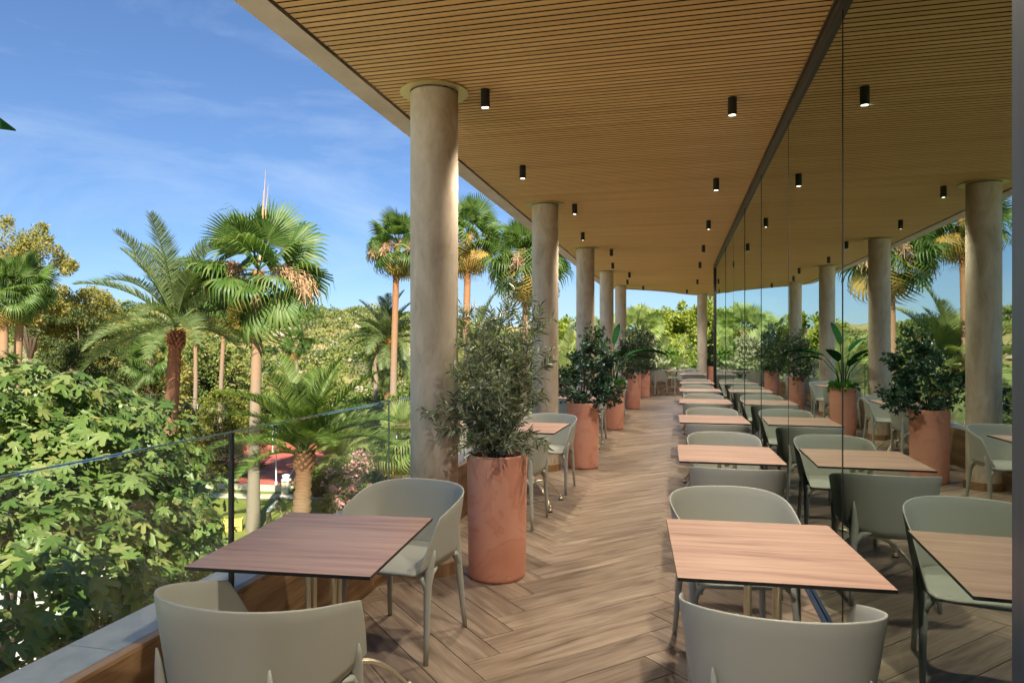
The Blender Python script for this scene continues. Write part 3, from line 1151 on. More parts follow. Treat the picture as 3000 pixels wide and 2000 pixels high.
# ------------------------------------------------------------------ ceiling spots
mb = MB()
mb.lathe([(0.031, -0.127), (0.031, 0.0), (0.0, 0.0)], n=24, cap0=False, cap1=False)
mb.lathe([(0.031, -0.127), (0.027, -0.127), (0.027, -0.118)], n=24, cap0=False, cap1=False)
sp_me = mb.mesh("housing", [M['black']], False)
mb = MB()
mb.lathe([(0.0265, -0.120), (0.0001, -0.120)], n=24, cap0=False, cap1=False)
ln_me = mb.mesh("lens", [M['lens']])
SPOTS = [(5.07, .38), (7.5, .40), (10.0, .43), (12.46, .45), (15.0, .47), (18.96, .53),
         (4.51, -1.28), (6.52, -1.47), (8.45, -1.24), (10.6, -1.43), (12.58, -1.17), (14.7, -1.34), (16.7, -1.12), (18.6, -1.3), (20.65, -.98), (2.6, .36), (0.5, -1.25), (0.2, .36), (22.4, .3)]
SLAB = ["black cylinder spotlight by the glass, nearest one", "black cylinder spotlight by the glass, second", "third small black spotlight in the row by the glass", "fourth small black spotlight in the row by the glass",
        "fifth tiny black spotlight by the glass, before the end post", "tiny black spotlight beyond the glass end post",
        "black cylinder spotlight right of the thickest column", "black cylinder spotlight between the first two columns", "black spotlight right of the second column head", "black spotlight between second and third columns",
        "small spotlight right of the third column head", "small spotlight between third and fourth columns", "small spotlight right of the fourth column head", "small spotlight between fourth and fifth columns", "tiny spotlight right of the fifth column head",
        "black cylinder spotlight overhead above the nearest right table", "black cylinder spotlight behind the viewpoint, parapet side", "black cylinder spotlight behind the viewpoint, glass side", "tiny spotlight under the curved far end of the roof"]
for (s_, n_), lab in zip(SPOTS, SLAB):
    o = thing("spotlight", lab, "spotlight", P(s_, n_, CEIL), 0, "black cylinder spotlights under the slatted ceiling")
    link("housing", sp_me, o)
    link("lens", ln_me, o)
    ld = bpy.data.lights.new("spot_lamp", 'SPOT')
    ld.energy = 70.0
    ld.color = (1.0, 0.87, 0.70)
    near_col = n_ < -0.5
    ld.spot_size = radians(62 if near_col else 138)
    if near_col:
        ld.energy = 58.0
    ld.spot_blend = 1.0
    ld.shadow_soft_size = 0.06
    lo = bpy.data.objects.new("spot_lamp", ld)
    C.objects.link(lo)
    lo.parent = o
    lo.location = (0, 0, -0.13)

# ------------------------------------------------------------------ chairs
def chair_parts():
    ts = []
    a_, b_ = 0.302, 0.262
    yc = -0.03
    # plan path of the rim: half ellipse round the back, then arms going forward
    path = []
    for k in range(0, 33):
        q = pi * k / 32
        ex = 0.86
        x = a_ * math.copysign(abs(cos(q)) ** ex, cos(q))
        y = yc - b_ * abs(sin(q)) ** ex
        path.append((x, y))
    fw = [0.03, 0.06, 0.09, 0.12, 0.15, 0.175, 0.20, 0.225, 0.25, 0.275, 0.29]
    left = [(a_ - 0.03 * (f / 0.29) ** 2, yc + f) for f in reversed(fw)]
    right = [(-x, y) for x, y in reversed(left)]
    path = left + path + right
    n = len(path)

    def zrim(x, y):
        bk = max(0.0, min(1.0, (yc - y) / b_))          # 1 at the very back
        if y < yc + 0.175:
            f = max(0.0, (y - (yc - b_)) / (b_ + 0.175))
            return 0.788 - 0.095 * f ** 1.4
        f = (y - yc - 0.175) / 0.115
        return 0.693 - 0.228 * (f ** 1.1)

    def zlow(x, y):
        f = max(0.0, min(1.0, (yc - y) / b_))
        return 0.455 - 0.045 * f

    V, F = [], []
    nv = 9
    th = 0.0085
    ring = []
    for i, (x, y) in enumerate(path):
        zr, zl = zrim(x, y), zlow(x, y)
        zr = max(zr, zl + 0.004)
        xa, ya = path[max(i - 1, 0)]
        xb, yb = path[min(i + 1, n - 1)]
        tx, ty = xb - xa, yb - ya
        l_ = sqrt(tx * tx + ty * ty)
        nx, ny = ty / l_, -tx / l_                      # outward (path runs right -> back -> left)
        if nx * x + ny * (y - 0.05) < 0:
            nx, ny = -nx, -ny
        sec = []

        def pt(z, off):
            f = (z - 0.42) / (0.79 - 0.42)
            f = max(0.0, min(1.05, f))
            sx = 0.80 + 0.20 * f ** 0.8
            sy = 0.84 + 0.16 * f ** 0.8
            return (x * sx + nx * off, yc * 0.3 + (y - yc * 0.3) * (sy if y < 0 else 1.0) + ny * off, z)
        for k in range(nv):
            sec.append(pt(zl + (zr - zl) * k / (nv - 1) - (0.003 if k == nv - 1 else 0), th / 2))
        sec.append(pt(zr + 0.002, th / 4))
        sec.append(pt(zr + 0.002, -th / 4))
        for k in range(nv - 1, -1, -1):
            sec.append(pt(zl + (zr - zl) * k / (nv - 1) - (0.003 if k == nv - 1 else 0), -th / 2))
        ring.append(sec)
    m_ = len(ring[0])
    for sec in ring:
        V += sec
    for i in range(n - 1):
        for k in range(m_):
            k2 = (k + 1) % m_
            F.append((i * m_ + k, (i + 1) * m_ + k, (i + 1) * m_ + k2, i * m_ + k2))
    F.append(tuple(range(m_)))
    F.append(tuple((n - 1) * m_ + k for k in range(m_ - 1, -1, -1)))
    shell = MB()
    shell.add(V, F)
    shell_me = shell.mesh("backrest", [M['chair']], True)
    # seat: dished pan filling the plan
    outl = []
    for x, y in path[4:-4]:
        outl.append((x * 0.805, yc * 0.3 + (y - yc * 0.3) * (0.85 if y < 0 else 1.0)))
    # front edge
    fx = outl[0][0]
    front = [(fx * (1 - 2 * k / 12), 0.235 + 0.018 * (1 - (1 - 2 * k / 12) ** 2)) for k in range(11, 0, -1)]
    loop = outl + front
    seat = MB()
    k = len(loop)
    rings = []
    cy0 = 0.0
    for sc_, zt in ((0.0, -0.016), (0.3, -0.014), (0.6, -0.009), (0.85, -0.002), (0.96, 0.0), (0.995, -0.003), (1.0, -0.008)):
        rings.append([(x * sc_, cy0 + (y - cy0) * sc_, 0.452 + zt + (0.0 if y < 0.1 else -0.012 * sc_ * (y - .1) / .13)) for x, y in loop])
    rings.append([(x * 0.985, cy0 + (y - cy0) * 0.985, 0.434 + (0.0 if y < 0.1 else -0.012 * (y - .1) / .13)) for x, y in loop])
    rings.append([(x * 0.9, cy0 + (y - cy0) * 0.9, 0.424) for x, y in loop])
    rings.append([(x * 0.0, cy0, 0.414) for x, y in loop])
    V = [p for r in rings for p in r]
    F = []
    for j in range(len(rings) - 1):
        for i in range(k):
            i2 = (i + 1) % k
            F.append((j * k + i, j * k + i2, (j + 1) * k + i2, (j + 1) * k + i))
    seat.add(V, F)
    seat_me = seat.mesh("seat", [M['chair']], True)

    def leg(sx, rear):
        b = MB()
        if rear:
            foot = (sx * 0.235, -0.262)
            path_ = [(foot[0], foot[1], 0.0), (sx * 0.228, -0.248, 0.12), (sx * 0.220, -0.234, 0.26), (sx * 0.212, -0.222, 0.38), (sx * 0.206, -0.216, 0.44), (sx * 0.206, -0.217, 0.50), (sx * 0.209, -0.222, 0.56), (sx * 0.213, -0.228, 0.615)]
            rad = [0.0125, 0.0150, 0.0175, 0.021, 0.0225, 0.019, 0.013, 0.003]
        else:
            foot = (sx * 0.245, 0.225)
            path_ = [(foot[0], foot[1], 0.0), (sx * 0.243, 0.215, 0.12), (sx * 0.240, 0.203, 0.26), (sx * 0.237, 0.190, 0.38), (sx * 0.242, 0.180, 0.45), (sx * 0.256, 0.168, 0.505), (sx * 0.262, 0.160, 0.54)]
            rad = [0.0125, 0.0150, 0.0175, 0.021, 0.021, 0.012, 0.003]
        b.tube(path_, rad, 14)
        # swept brackets up to the seat, sideways and lengthways
        z0 = 0.335
        base = Vector(path_[2]).lerp(Vector(path_[3]), 0.62)
        for dx, dy in ((-sx * 0.11, 0.0), (0, (0.10 if rear else -0.10))):
            p1 = base + Vector((dx * 0.10, dy * 0.10, 0.045))
            p2 = base + Vector((dx * 0.45, dy * 0.45, 0.088))
            p3 = base + Vector((dx, dy, 0.100))
            b.tube([base, p1, p2, p3], [0.016, 0.018, 0.015, 0.007], 10)
        return b.mesh("leg", [M['chair']], True)
    cap = MB()
    legs = [leg(sx, rear) for sx in (-1, 1) for rear in (True, False)]
    return shell_me, seat_me, legs


shell_me, seat_me, leg_mes = chair_parts()


def make_chair(label, x, y, head, group):
    """head: direction the chair faces, radians clockwise from +Y"""
    t = thing("armchair", label, "chair", (x, y, 0), -head, group)
    link("backrest", shell_me, t)
    link("seat", seat_me, t)
    for m in leg_mes:
        link("leg", m, t)
    return t


# ------------------------------------------------------------------ tables
def table_parts():
    b = MB()
    w, l_ = 0.35, 0.405
    b.box(-w, w, -l_, l_, 0.738, 0.7505, 1)
    b.f[1:2] = [b.f[1]]
    b.m[1] = 0
    top = b.mesh("tabletop", [M['table'], M['edge']])
    mesh_uv(top, lambda c: (c.x, c.y))
    col = MB()
    for dx in (-0.055, 0.055):
        for dy in (-0.028, 0.028):
            col.tube([(dx, dy, 0.20), (dx, dy, 0.715)], 0.0115, 14)
        for z0, z1 in ((0.655, 0.712), (0.215, 0.255)):
            col.box(dx - 0.010, dx + 0.010, -0.028, 0.028, z0, z1)
    for z0, z1 in ((0.675, 0.705), (0.20, 0.235)):
        col.box(-0.055, 0.055, -0.009, 0.009, z0, z1)
    col.lathe([(0.012, 0.655), (0.016, 0.66), (0.016, 0.70), (0.012, 0.705)], n=16)
    colm = col.mesh("pedestal", [M['champ']])
    br = MB()
    br.box(-0.28, 0.28, -0.02, 0.02, 0.727, 0.7375)
    br.box(-0.02, 0.02, -0.28, 0.28, 0.716, 0.7265)
    brm = br.mesh("top_bracket", [M['champ']])
    lg = []
    for sx in (-1, 1):
        for sy in (-1, 1):
            q = MB()
            for o in (-0.011, 0.011):
                pts = []
                for k in range(12):
                    f = k / 11
                    r = 0.045 + 0.315 * f
                    z = 0.215 + 0.015 * sin(pi * f) - 0.175 * f ** 2.2
                    w_ = o * (1 - 0.65 * f)
                    dx, dy = sx * 0.70, sy * 0.714
                    pts.append((sx * 0.03 + dx * r - dy * w_, dy * r + dx * w_, z))
                q.tube(pts, [0.0105 - 0.003 * k / 11 for k in range(12)], 8)
            e_ = (sx * 0.03 + sx * 0.70 * 0.362, sy * 0.714 * 0.362)
            q.lathe([(0.006, 0.062), (0.011, 0.058), (0.013, 0.040), (0.011, 0.036), (0.017, 0.032), (0.022, 0.014), (0.022, 0.010)], (e_[0], e_[1], 0), 18)
            q.lathe([(0.021, 0.0095), (0.023, 0.004), (0.022, 0.0)], (e_[0], e_[1], 0), 18, mi=1)
            lg.append(q.mesh("leg", [M['champ'], M['rubber']], True))
    return top, colm, brm, lg


top_me, ped_me, brk_me, tleg = table_parts()


def make_table(label, x, y, head, group):
    t = thing("bistro_table", label, "table", (x, y, 0), -head, group)
    link("tabletop", top_me, t)
    link("pedestal", ped_me, t)
    link("top_bracket", brk_me, t)
    for m in tleg:
        link("leg", m, t)
    return t


GT_R, GT_L = "tables in a row beside the glass wall", "tables beside the parapet between columns"
GC_R, GC_L = "grey chairs at the tables by the glass wall", "grey chairs at the parapet tables"
ords = ["nearest", "second", "third", "fourth", "fifth", "sixth", "farthest"]
d = radians
make_table("wood look table by the glass wall, nearest the viewer, with black edge", 0.985, 2.686, d(10.0), GT_R)
make_chair("grey armchair with its back to the viewer at the nearest glass side table", 0.835, 2.165, d(11), GC_R)
make_chair("grey armchair across the nearest glass side table, facing the viewer", 1.10, 3.40, d(182), GC_R)
for k in range(1, 7):
    s_ = 2.84 + 2.415 * k if k < 6 else 19.15
    n_ = 0.345 + 0.012 * k
    c = P(s_, n_)
    hd = TH + d(random.uniform(-1.5, 0.5))
    make_table(f"wood look table, {ords[k]} in the row beside the glass wall", c.x, c.y, hd, GT_R)
    for sg, off, txt in ((-1, random.uniform(0.53, 0.60), "near"), (1, random.uniform(0.66, 0.72), "far")):
        q = P(s_ + sg * off, n_ + random.uniform(-0.02, 0.03))
        make_chair(f"grey armchair on the {txt} side of the {ords[k]} table along the glass", q.x, q.y, TH + d(random.uniform(-3, 3)) + (pi if sg > 0 else 0), GC_R)
make_table("wood look table against the balustrade in the left foreground", -0.775, 2.81, d(8.7), GT_L)
make_chair("grey armchair seen from behind at the foreground balustrade table", -0.82, 2.25, d(20), GC_L)
make_chair("grey armchair beside the olive pot at the foreground balustrade table", -0.57, 3.60, d(200.0), GC_L)
pk = ["", "second", "third", "fourth", "fifth"]
for k in range(1, 5):
    s_ = 2.55 + 3.955 * k
    c = P(s_, -1.42)
    hd = TH + d(random.uniform(-1, 2))
    make_table(f"{pk[k]} table along the parapet, between two columns", c.x, c.y, hd, GT_L)
    for sg, off, txt in ((-1, 0.66, "near"), (1, 0.70, "far")):
        q = P(s_ + sg * off, -1.38 + random.uniform(-0.02, 0.04))
        make_chair(f"grey armchair on the {txt} side of the {pk[k]} parapet table", q.x, q.y, TH + d(random.uniform(-4, 4)) + (pi if sg > 0 else 0), GC_L)
c = Vector((5.05, 21.35, 0))
make_table("table at the curved far end of the terrace before the parapet", c.x, c.y, d(55), GT_L)
make_chair("grey armchair left of the table at the curved far end", c.x - 0.60, c.y - 0.30, d(62), GC_L)
make_chair("grey armchair right of the table at the curved far end", c.x + 0.55, c.y + 0.42, d(232), GC_L)

# ------------------------------------------------------------------ terracotta pots
mb = MB()
prof = [(0.150, 0.0), (0.183, 0.004), (0.190, 0.016), (0.191, 0.03), (0.1955, 0.25), (0.199, 0.50), (0.203, 0.74), (0.2045, 0.805), (0.2035, 0.817), (0.199, 0.822), (0.190, 0.822), (0.1855, 0.816), (0.183, 0.79), (0.181, 0.745)]
mb.lathe(prof, n=64, cap1=False)
pot_me = mb.mesh("pot", [M['terracotta']], True)
mb = MB()
mb.lathe([(0.181, 0.755), (0.12, 0.765), (0.05, 0.772), (0.001, 0.774)], n=32, cap0=False, cap1=False)
soil_me = mb.mesh("soil", [M['soil']], True)
POTS = [(P(4.45, -1.18), "tall terracotta pot with the olive bush, nearest"),
        (P(8.64, -1.16), "tall terracotta pot with the spreading dark glossy bush"),
        (P(12.68, -1.15), "tall terracotta pot with the bird of paradise plant"),
        (P(16.9, -1.06), "tall terracotta pot fourth along, with a round grey green bush"),
        (P(20.6, -0.98), "small looking terracotta pot fifth along the parapet"),
        (P(24.35, 1.20), "terracotta pot with a conical bush beside the far end column")]
for i, (p, lab) in enumerate(POTS):
    o = thing("terracotta_pot", lab, "plant pot", p, 0.7 * i, "tall terracotta pots beside the columns")
    link("pot", pot_me, o)
    link("soil", soil_me, o)


def leaf_objects(T, F, R, pos, S, mat, parent, cam_pos, n=300, name="leaf", stuff="foliage", box=None):
    """nearest n leaves as objects sharing one mesh, the rest joined"""
    dist = np.linalg.norm(pos - np.array(cam_pos), axis=1)
    if box is not None:
        v = pos - np.array(cam_pos)
        rx, rz = v[:, 0] / v[:, 1], v[:, 2] / v[:, 1]
        bad = (rx < box[0]) | (rx > box[1]) | (rz < box[2]) | (rz > box[3])
        dist = dist + bad * 50
    order = np.argsort(dist)
    near, far = order[:n], order[n:]
    me = np_mesh(name, T, F, [mat])
    pinv = parent.matrix_basis.inverted()
    for i in near:
        m4 = Matrix([[*R[i][r], 0] for r in range(3)] + [[0, 0, 0, 1]])
        sc_ = S[i]
        m = Matrix.Translation(pos[i]) @ m4 @ Matrix.Diagonal((*sc_, 1))
        link(name, me, parent, pinv @ m)
    V, FF = scatter(T, F, R[far], pos[far], S[far])
    link(stuff, np_mesh(stuff, V, FF, [mat]), parent, pinv, kind="stuff")


# olive bush in the nearest pot: stems, shoots and opposite leaves
def olive_plant(base, label):
    t = thing("olive_bush", label, "potted plant", base)
    stems = MB()
    pos, dr, up = [], [], []
    shoots = []
    R0 = random.Random(4)
    cx = Vector((base[0], base[1], 0.77))
    for k in range(15):
        a = 2 * pi * k / 15 + R0.uniform(-.25, .25)
        lean = R0.uniform(0.05, 0.36)
        h = R0.uniform(0.68, 1.12)
        p = cx + Vector((cos(a) * 0.05, sin(a) * 0.05, 0))
        dirv = Vector((cos(a) * lean, sin(a) * lean, 1)).normalized()
        pts = [p.copy()]
        n = 12
        for i in range(n):
            dirv = (dirv + Vector((R0.uniform(-.10, .10), R0.uniform(-.10, .10), R0.uniform(-.02, .06)))).normalized()
            p = p + dirv * (h / n)
            pts.append(p.copy())
        stems.tube(pts, [0.006 * (1 - .75 * i / n) for i in range(n + 1)], 5)
        shoots.append(pts[3:])
        for i in range(1, n):
            for _ in range(2):
                if R0.random() < 0.66:
                    b = R0.uniform(0, 2 * pi)
                    L = R0.uniform(0.10, 0.26) * (1.15 - 0.4 * i / n)
                    dv = (Vector((cos(b), sin(b), R0.uniform(0.1, 1.0)))).normalized()
                    q = pts[i].copy()
                    sp = [q.copy()]
                    for _k in range(5):
                        dv = (dv + Vector((R0.uniform(-.15, .15), R0.uniform(-.15, .15), R0.uniform(-.08, .12)))).normalized()
                        q = q + dv * (L / 5)
                        sp.append(q.copy())
                    stems.tube(sp, [0.0022, 0.002, 0.0018, 0.0016, 0.0013, 0.001], 4)
                    shoots.append(sp)
    # the long sprays reaching out left over the table and right, and down low
    for dx, dy, dz, L, z in ((-1, -0.1, 0.10, 0.50, 0.28), (-1, 0.1, 0.22, 0.46, 0.30), (-0.9, -0.3, 0.0, 0.40, 0.22), (0.9, 0.1, 0.75, 0.50, 0.38), (0.8, -0.1, 0.45, 0.36, 0.32), (0.15, 0, 1, 0.62, 0.55), (-0.05, 0.05, 1, 0.60, 0.52),
                              (0.9, -0.2, -.1, .34, .2), (0.7, -0.6, -.05, .3, .15), (-.5, -.7, .05, .32, .15), (-.2, -.9, .1, .3, .12), (.3, -.8, .1, .3, .2), (-.9, -.2, .35, .4, .25)):
        dv = Vector((dx, dy, dz)).normalized()
        q = cx + Vector((0, 0, z))
        sp = [q.copy()]
        for _k in range(12):
            dv = (dv + Vector((R0.uniform(-.08, .08), R0.uniform(-.08, .08), R0.uniform(-.06, .05)))).normalized()
            q = q + dv * (L / 12)
            sp.append(q.copy())
        stems.tube(sp, [0.0035 - 0.0002 * i for i in range(13)], 4)
        shoots.append(sp[2:])
        for i in range(3, 12, 2):
            b = R0.uniform(0, 2 * pi)
            dv2 = (dv + Vector((cos(b), sin(b), sin(b * 2))) * 0.8).normalized()
            s2 = [sp[i] + dv2 * (0.02 * k) for k in range(6)]
            shoots.append(s2)
            stems.tube(s2, 0.0012, 4)
    for sp in shoots:
        acc = 0.0
        for a, b in zip(sp[:-1], sp[1:]):
            seg = (b - a)
            L = seg.length
            dv = seg.normalized()
            while acc < L:
                p = a + dv * acc
                side = dv.cross(Vector((R0.uniform(-1, 1), R0.uniform(-1, 1), R0.uniform(-1, 1)))).normalized()
                for sg in (-1, 1):
                    pos.append(p)
                    dr.append(dv * 0.75 + side * sg * 0.8 + Vector((0, 0, -0.12)))
                    up.append(dv.cross(side) + Vector((0, 0, 0.5)))
                acc += 0.022
            acc -= L
    pos = np.array([tuple(p) for p in pos])
    dr = np.array([tuple(p) for p in dr])
    up = np.array([tuple(p) for p in up])
    Rm = frames(dr, up)
    Ls = 0.060 * (0.7 + 0.6 * rng.random(len(pos)))
    S = np.stack([Ls, Ls * 0.23, Ls], -1)
    inv = Matrix.Translation(-Vector(base))
    link("stem", stems.mesh("stem", [M['trunk_bark']], True), t, inv)
    leaf_objects(LEAF_T, LEAF_F, Rm, pos, S, M['olive'], t, (0, 0, 1.55), 300)
    return t


pb = POTS[0][0]
olive_plant((pb.x, pb.y, 0.0), "airy grey green olive bush growing in the nearest pot")


def rosette_bush(base, label, lobes, n_ros, mat, leaf=0.042, wid=0.45, stems_n=9, n_leaf=7, name="dark_shrub"):
    """leaves set in small rosettes at twig ends"""
    t = thing(name, label, "potted plant", base)
    L_ = [((base[0] + c[0], base[1] + c[1], c[2]), r) for c, r in lobes]
    p, o = clumped(L_, n_ros // 14, n_ros, 0.34, 0.45)
    k = len(p)
    P_ = np.repeat(p, n_leaf, 0)
    O_ = np.repeat(o, n_leaf, 0)
    D_ = norm(O_ * 0.55 + norm(rng.normal(size=O_.shape)) * 0.9)
    Rm = frames(D_, norm(O_ + rng.normal(size=O_.shape) * 0.3 + np.array([0, 0, .4])))
    Ls = leaf * (0.7 + 0.6 * rng.random(len(P_)))
    S = np.stack([Ls, Ls * wid, Ls], -1)
    V, F = scatter(LEAF_T, LEAF_F, Rm, P_, S)
    inv = Matrix.Translation(-Vector(base))
    link("foliage", np_mesh("foliage", V, F, [mat]), t, inv, kind="stuff")
    st = MB()
    c0 = Vector((base[0], base[1], 0.77))
    for i in range(stems_n):
        lo = L_[i % len(L_)]
        e_ = Vector(lo[0]) + Vector((random.uniform(-1, 1) * lo[1][0] * .7, random.uniform(-1, 1) * lo[1][1] * .7, random.uniform(-.3, .8) * lo[1][2]))
        m1 = c0.lerp(e_, 0.5) + Vector((random.uniform(-.05, .05), random.uniform(-.05, .05), 0.04))
        st.tube([c0, m1, e_], [0.009, 0.006, 0.002], 6)
    link("stem", st.mesh("stem", [M['trunk_bark']], True), t, inv)
    return t


b2 = POTS[1][0]
rosette_bush((b2.x, b2.y, 0), "spreading dark glossy shrub in the second pot",
             [((0.0, 0, 1.02), (0.42, 0.34, 0.26)), ((-0.50, -0.05, 1.10), (0.30, 0.26, 0.20)), ((0.12, 0.05, 1.38), (0.30, 0.28, 0.26)), ((0.14, 0.0, 1.62), (0.17, 0.17, 0.17)), ((0.30, -0.05, 0.95), (0.20, 0.25, 0.20))], 1500, M['glossy'])
b4 = POTS[3][0]
rosette_bush((b4.x, b4.y, 0), "rounded grey green shrub in the fourth pot", [((0, 0, 1.25), (0.52, 0.50, 0.48)), ((0.1, 0, 1.55), (0.40, 0.40, 0.36))], 1300, M['glossy_olive'], 0.045)
b5 = POTS[4][0]
rosette_bush((b5.x, b5.y, 0), "taller loose grey green shrub in the fifth pot", [((0, 0, 1.25), (0.50, 0.50, 0.5)), ((0.0, 0, 1.75), (0.34, 0.34, 0.45))], 1300, M['glossy_olive'], 0.05)
b6 = POTS[5][0]
rosette_bush((b6.x, b6.y, 0), "narrow conical shrub in the far pot by the end column", [((0, 0, 1.15), (0.32, 0.32, 0.4)), ((0, 0, 1.55), (0.22, 0.22, 0.45))], 700, M['glossy_olive'], 0.06)


# bird of paradise in the third pot
def strelitzia(base):
    t = thing("bird_of_paradise_plant", "large leaved bird of paradise plant in the third pot", "potted plant", (base.x, base.y, 0))
    specs = [(-2.9, 0.58, 0.75, 0.62, 0.30), (0.3, 0.58, 0.72, 0.90, 0.30), (1.2, 0.78, 0.22, 0.62, 0.14), (3.6, 0.46, 0.30, 0.44, 0.26), (5.2, 0.50, 0.35, 0.42, 0.24), (0.0, 0.52, 0.75, 0.55, 0.22), (2.6, 0.66, 0.25, 0.40, 0.22), (4.2, 0.42, 0.45, 0.36, 0.2)]
    for az, h, lean, L, w in specs:
        dx, dy = cos(az), sin(az)
        e_ = Vector((dx * lean * 0.38, dy * lean * 0.38, 0.76 + h))
        q = MB()
        m1 = Vector((dx * lean * 0.12, dy * lean * 0.12, 0.76 + h * 0.55))
        q.tube([(dx * .02, dy * .02, 0.755), m1, e_], [0.011, 0.008, 0.006], 8)
        # blade
        rows = 9
        side = Vector((-dy, dx, 0))
        pts = []
        elev = 1.15 - lean * 1.0
        p = e_.copy()
        for i in range(rows + 1):
            f = i / rows
            ang = elev - 0.9 * f * lean - 0.15 * f
            if i:
                p = p + Vector((dx * cos(ang), dy * cos(ang), sin(ang))) * (L / rows)
            ww = w * 0.5 * (sin(pi * min(1, f * 0.93 + 0.04)) ** 0.65) * (1 - 0.25 * f) if 0 < i < rows else 0.004
            nrm = Vector((-dx * sin(ang), -dy * sin(ang), cos(ang)))
            pts.append((p + side * ww + nrm * ww * 0.35, p, p - side * ww + nrm * ww * 0.35))
        V = [v for r in pts for v in r]
        F = []
        for i in range(rows):
            F += [(3 * i, 3 * i + 3, 3 * i + 4, 3 * i + 1), (3 * i + 1, 3 * i + 4, 3 * i + 5, 3 * i + 2)]
        q.add(V, F)
        link("leaf", q.mesh("leaf", [M['strel']], True), t)
    V, F = foliage([((0, 0, 0.83), (0.20, 0.20, 0.09))], 40, 800, 0.06, 0.5, 0.3, 0.4)
    link("underplanting", np_mesh("underplanting", V, F, [M['undergrowth']]), t, kind="stuff")


strelitzia(POTS[2][0])

# ------------------------------------------------------------------ ground, court, path, hill
def h_hill(x, y):
    """terrain height above the garden level"""
    d_ = max(0.0, (y - 62) - 0.10 * max(0.0, x + 10))
    t_ = min(1.0, d_ / 120.0)
    base = 17.0 * (t_ * t_ * (3 - 2 * t_))
    left = max(0.0, min(1.0, (-x - 5 + (y - 60) * 0.25) / 60.0))
    k = 0.42 + 0.58 * left
    u_ = noise.noise(Vector((x * 0.018, y * 0.018, 3.1))) * 3.4 + noise.noise(Vector((x * 0.06, y * 0.06, 8.0))) * 1.2
    return base * k + u_ * t_


def ground_mesh(x0, x1, y0, y1, nx, ny, fz):
    xs = np.linspace(x0, x1, nx)
    ys = np.linspace(y0, y1, ny)
    V = np.array([(x, y, fz(x, y)) for y in ys for x in xs], float)
    F = np.array([(j * nx + i, j * nx + i + 1, (j + 1) * nx + i + 1, (j + 1) * nx + i) for j in range(ny - 1) for i in range(nx - 1)])
    return V, F


mb = MB()
mb.add([(-900, -300, GZ - 0.02), (900, -300, GZ - 0.02), (900, 1500, GZ - 0.02), (-900, 1500, GZ - 0.02)], [(0, 1, 2, 3)])
link("ground", mb.mesh("ground", [M['lawn']]), kind="structure")
# pale sheet added below the parapet, to bounce sun up onto the ceiling
mb = MB()
q4 = [P(-30, -34), P(24, -34), P(24, -2.0), P(-30, -2.0)]
mb.add([(p.x, p.y, GZ + .004) for p in q4], [(0, 1, 2, 3)])
link("added_bounce_paving", mb.mesh("added_bounce_paving", [M['bounce_paving']]), kind="structure")
V, F = ground_mesh(-330, 260, 60, 420, 130, 90, lambda x, y: GZ - 0.6 + h_hill(x, y) + (0.6 if y > 66 else 0.0))
link("hill", np_mesh("hill", V, F, [M['hill']], smooth=True), kind="structure")
mb = MB()
mb.add([(-13.4, 41.8, GZ + .004), (-12.4, 46, GZ + .004), (-13.2, 52, GZ + .004), (-17.0, 66, GZ + .004), (-40, 61, GZ + .004), (-38, 46.5, GZ + .004), (-24, 44, GZ + .004)], [(0, 1, 2, 3, 4, 5, 6)])
court = link("court_surface", mb.mesh("court_surface", [M['court']]), kind="structure")
mb = MB()
for a, b in (((-20, 44.2), (-26, 62)), ((-33, 47), (-14.6, 53.5)), ((-15.2, 46.5), (-17.6, 59.5))):
    a, b = Vector((*a, 0)), Vector((*b, 0))
    w_ = (b - a).normalized().cross(Vector((0, 0, 1))) * 0.04
    mb.add([(p.x, p.y, GZ + .008) for p in (a - w_, a + w_, b + w_, b - w_)], [(0, 1, 2, 3)])
link("court_marking", mb.mesh("court_marking", [M['white']]), kind="structure")
kb = MB()
edge = [(-12.3, 46), (-13.25, 41.55), (-24, 43.7), (-38, 46.2)]
for a, b in zip(edge[:-1], edge[1:]):
    a, b = Vector((*a, 0)), Vector((*b, 0))
    w_ = (b - a).normalized().cross(Vector((0, 0, 1))) * 0.12
    kb.prism([(p.x, p.y) for p in (a - w_, b - w_, b + w_, a + w_)][::-1], GZ, GZ + 0.35)
link("court_kerb", kb.mesh("court_kerb", [M['path']]), kind="structure")
mb = MB()
pl = [(-40, 44.2), (-30, 42.6), (-22, 41.2), (-15, 40.4), (-9, 40.4), (-2, 42)]
for a, b in zip(pl[:-1], pl[1:]):
    mb.add([(a[0], a[1] - .75, GZ + .012), (b[0], b[1] - .75, GZ + .012), (b[0], b[1] + .55, GZ + .012), (a[0], a[1] + .55, GZ + .012)], [(0, 1, 2, 3)])
link("garden_path", mb.mesh("garden_path", [M['path']]), kind="structure")


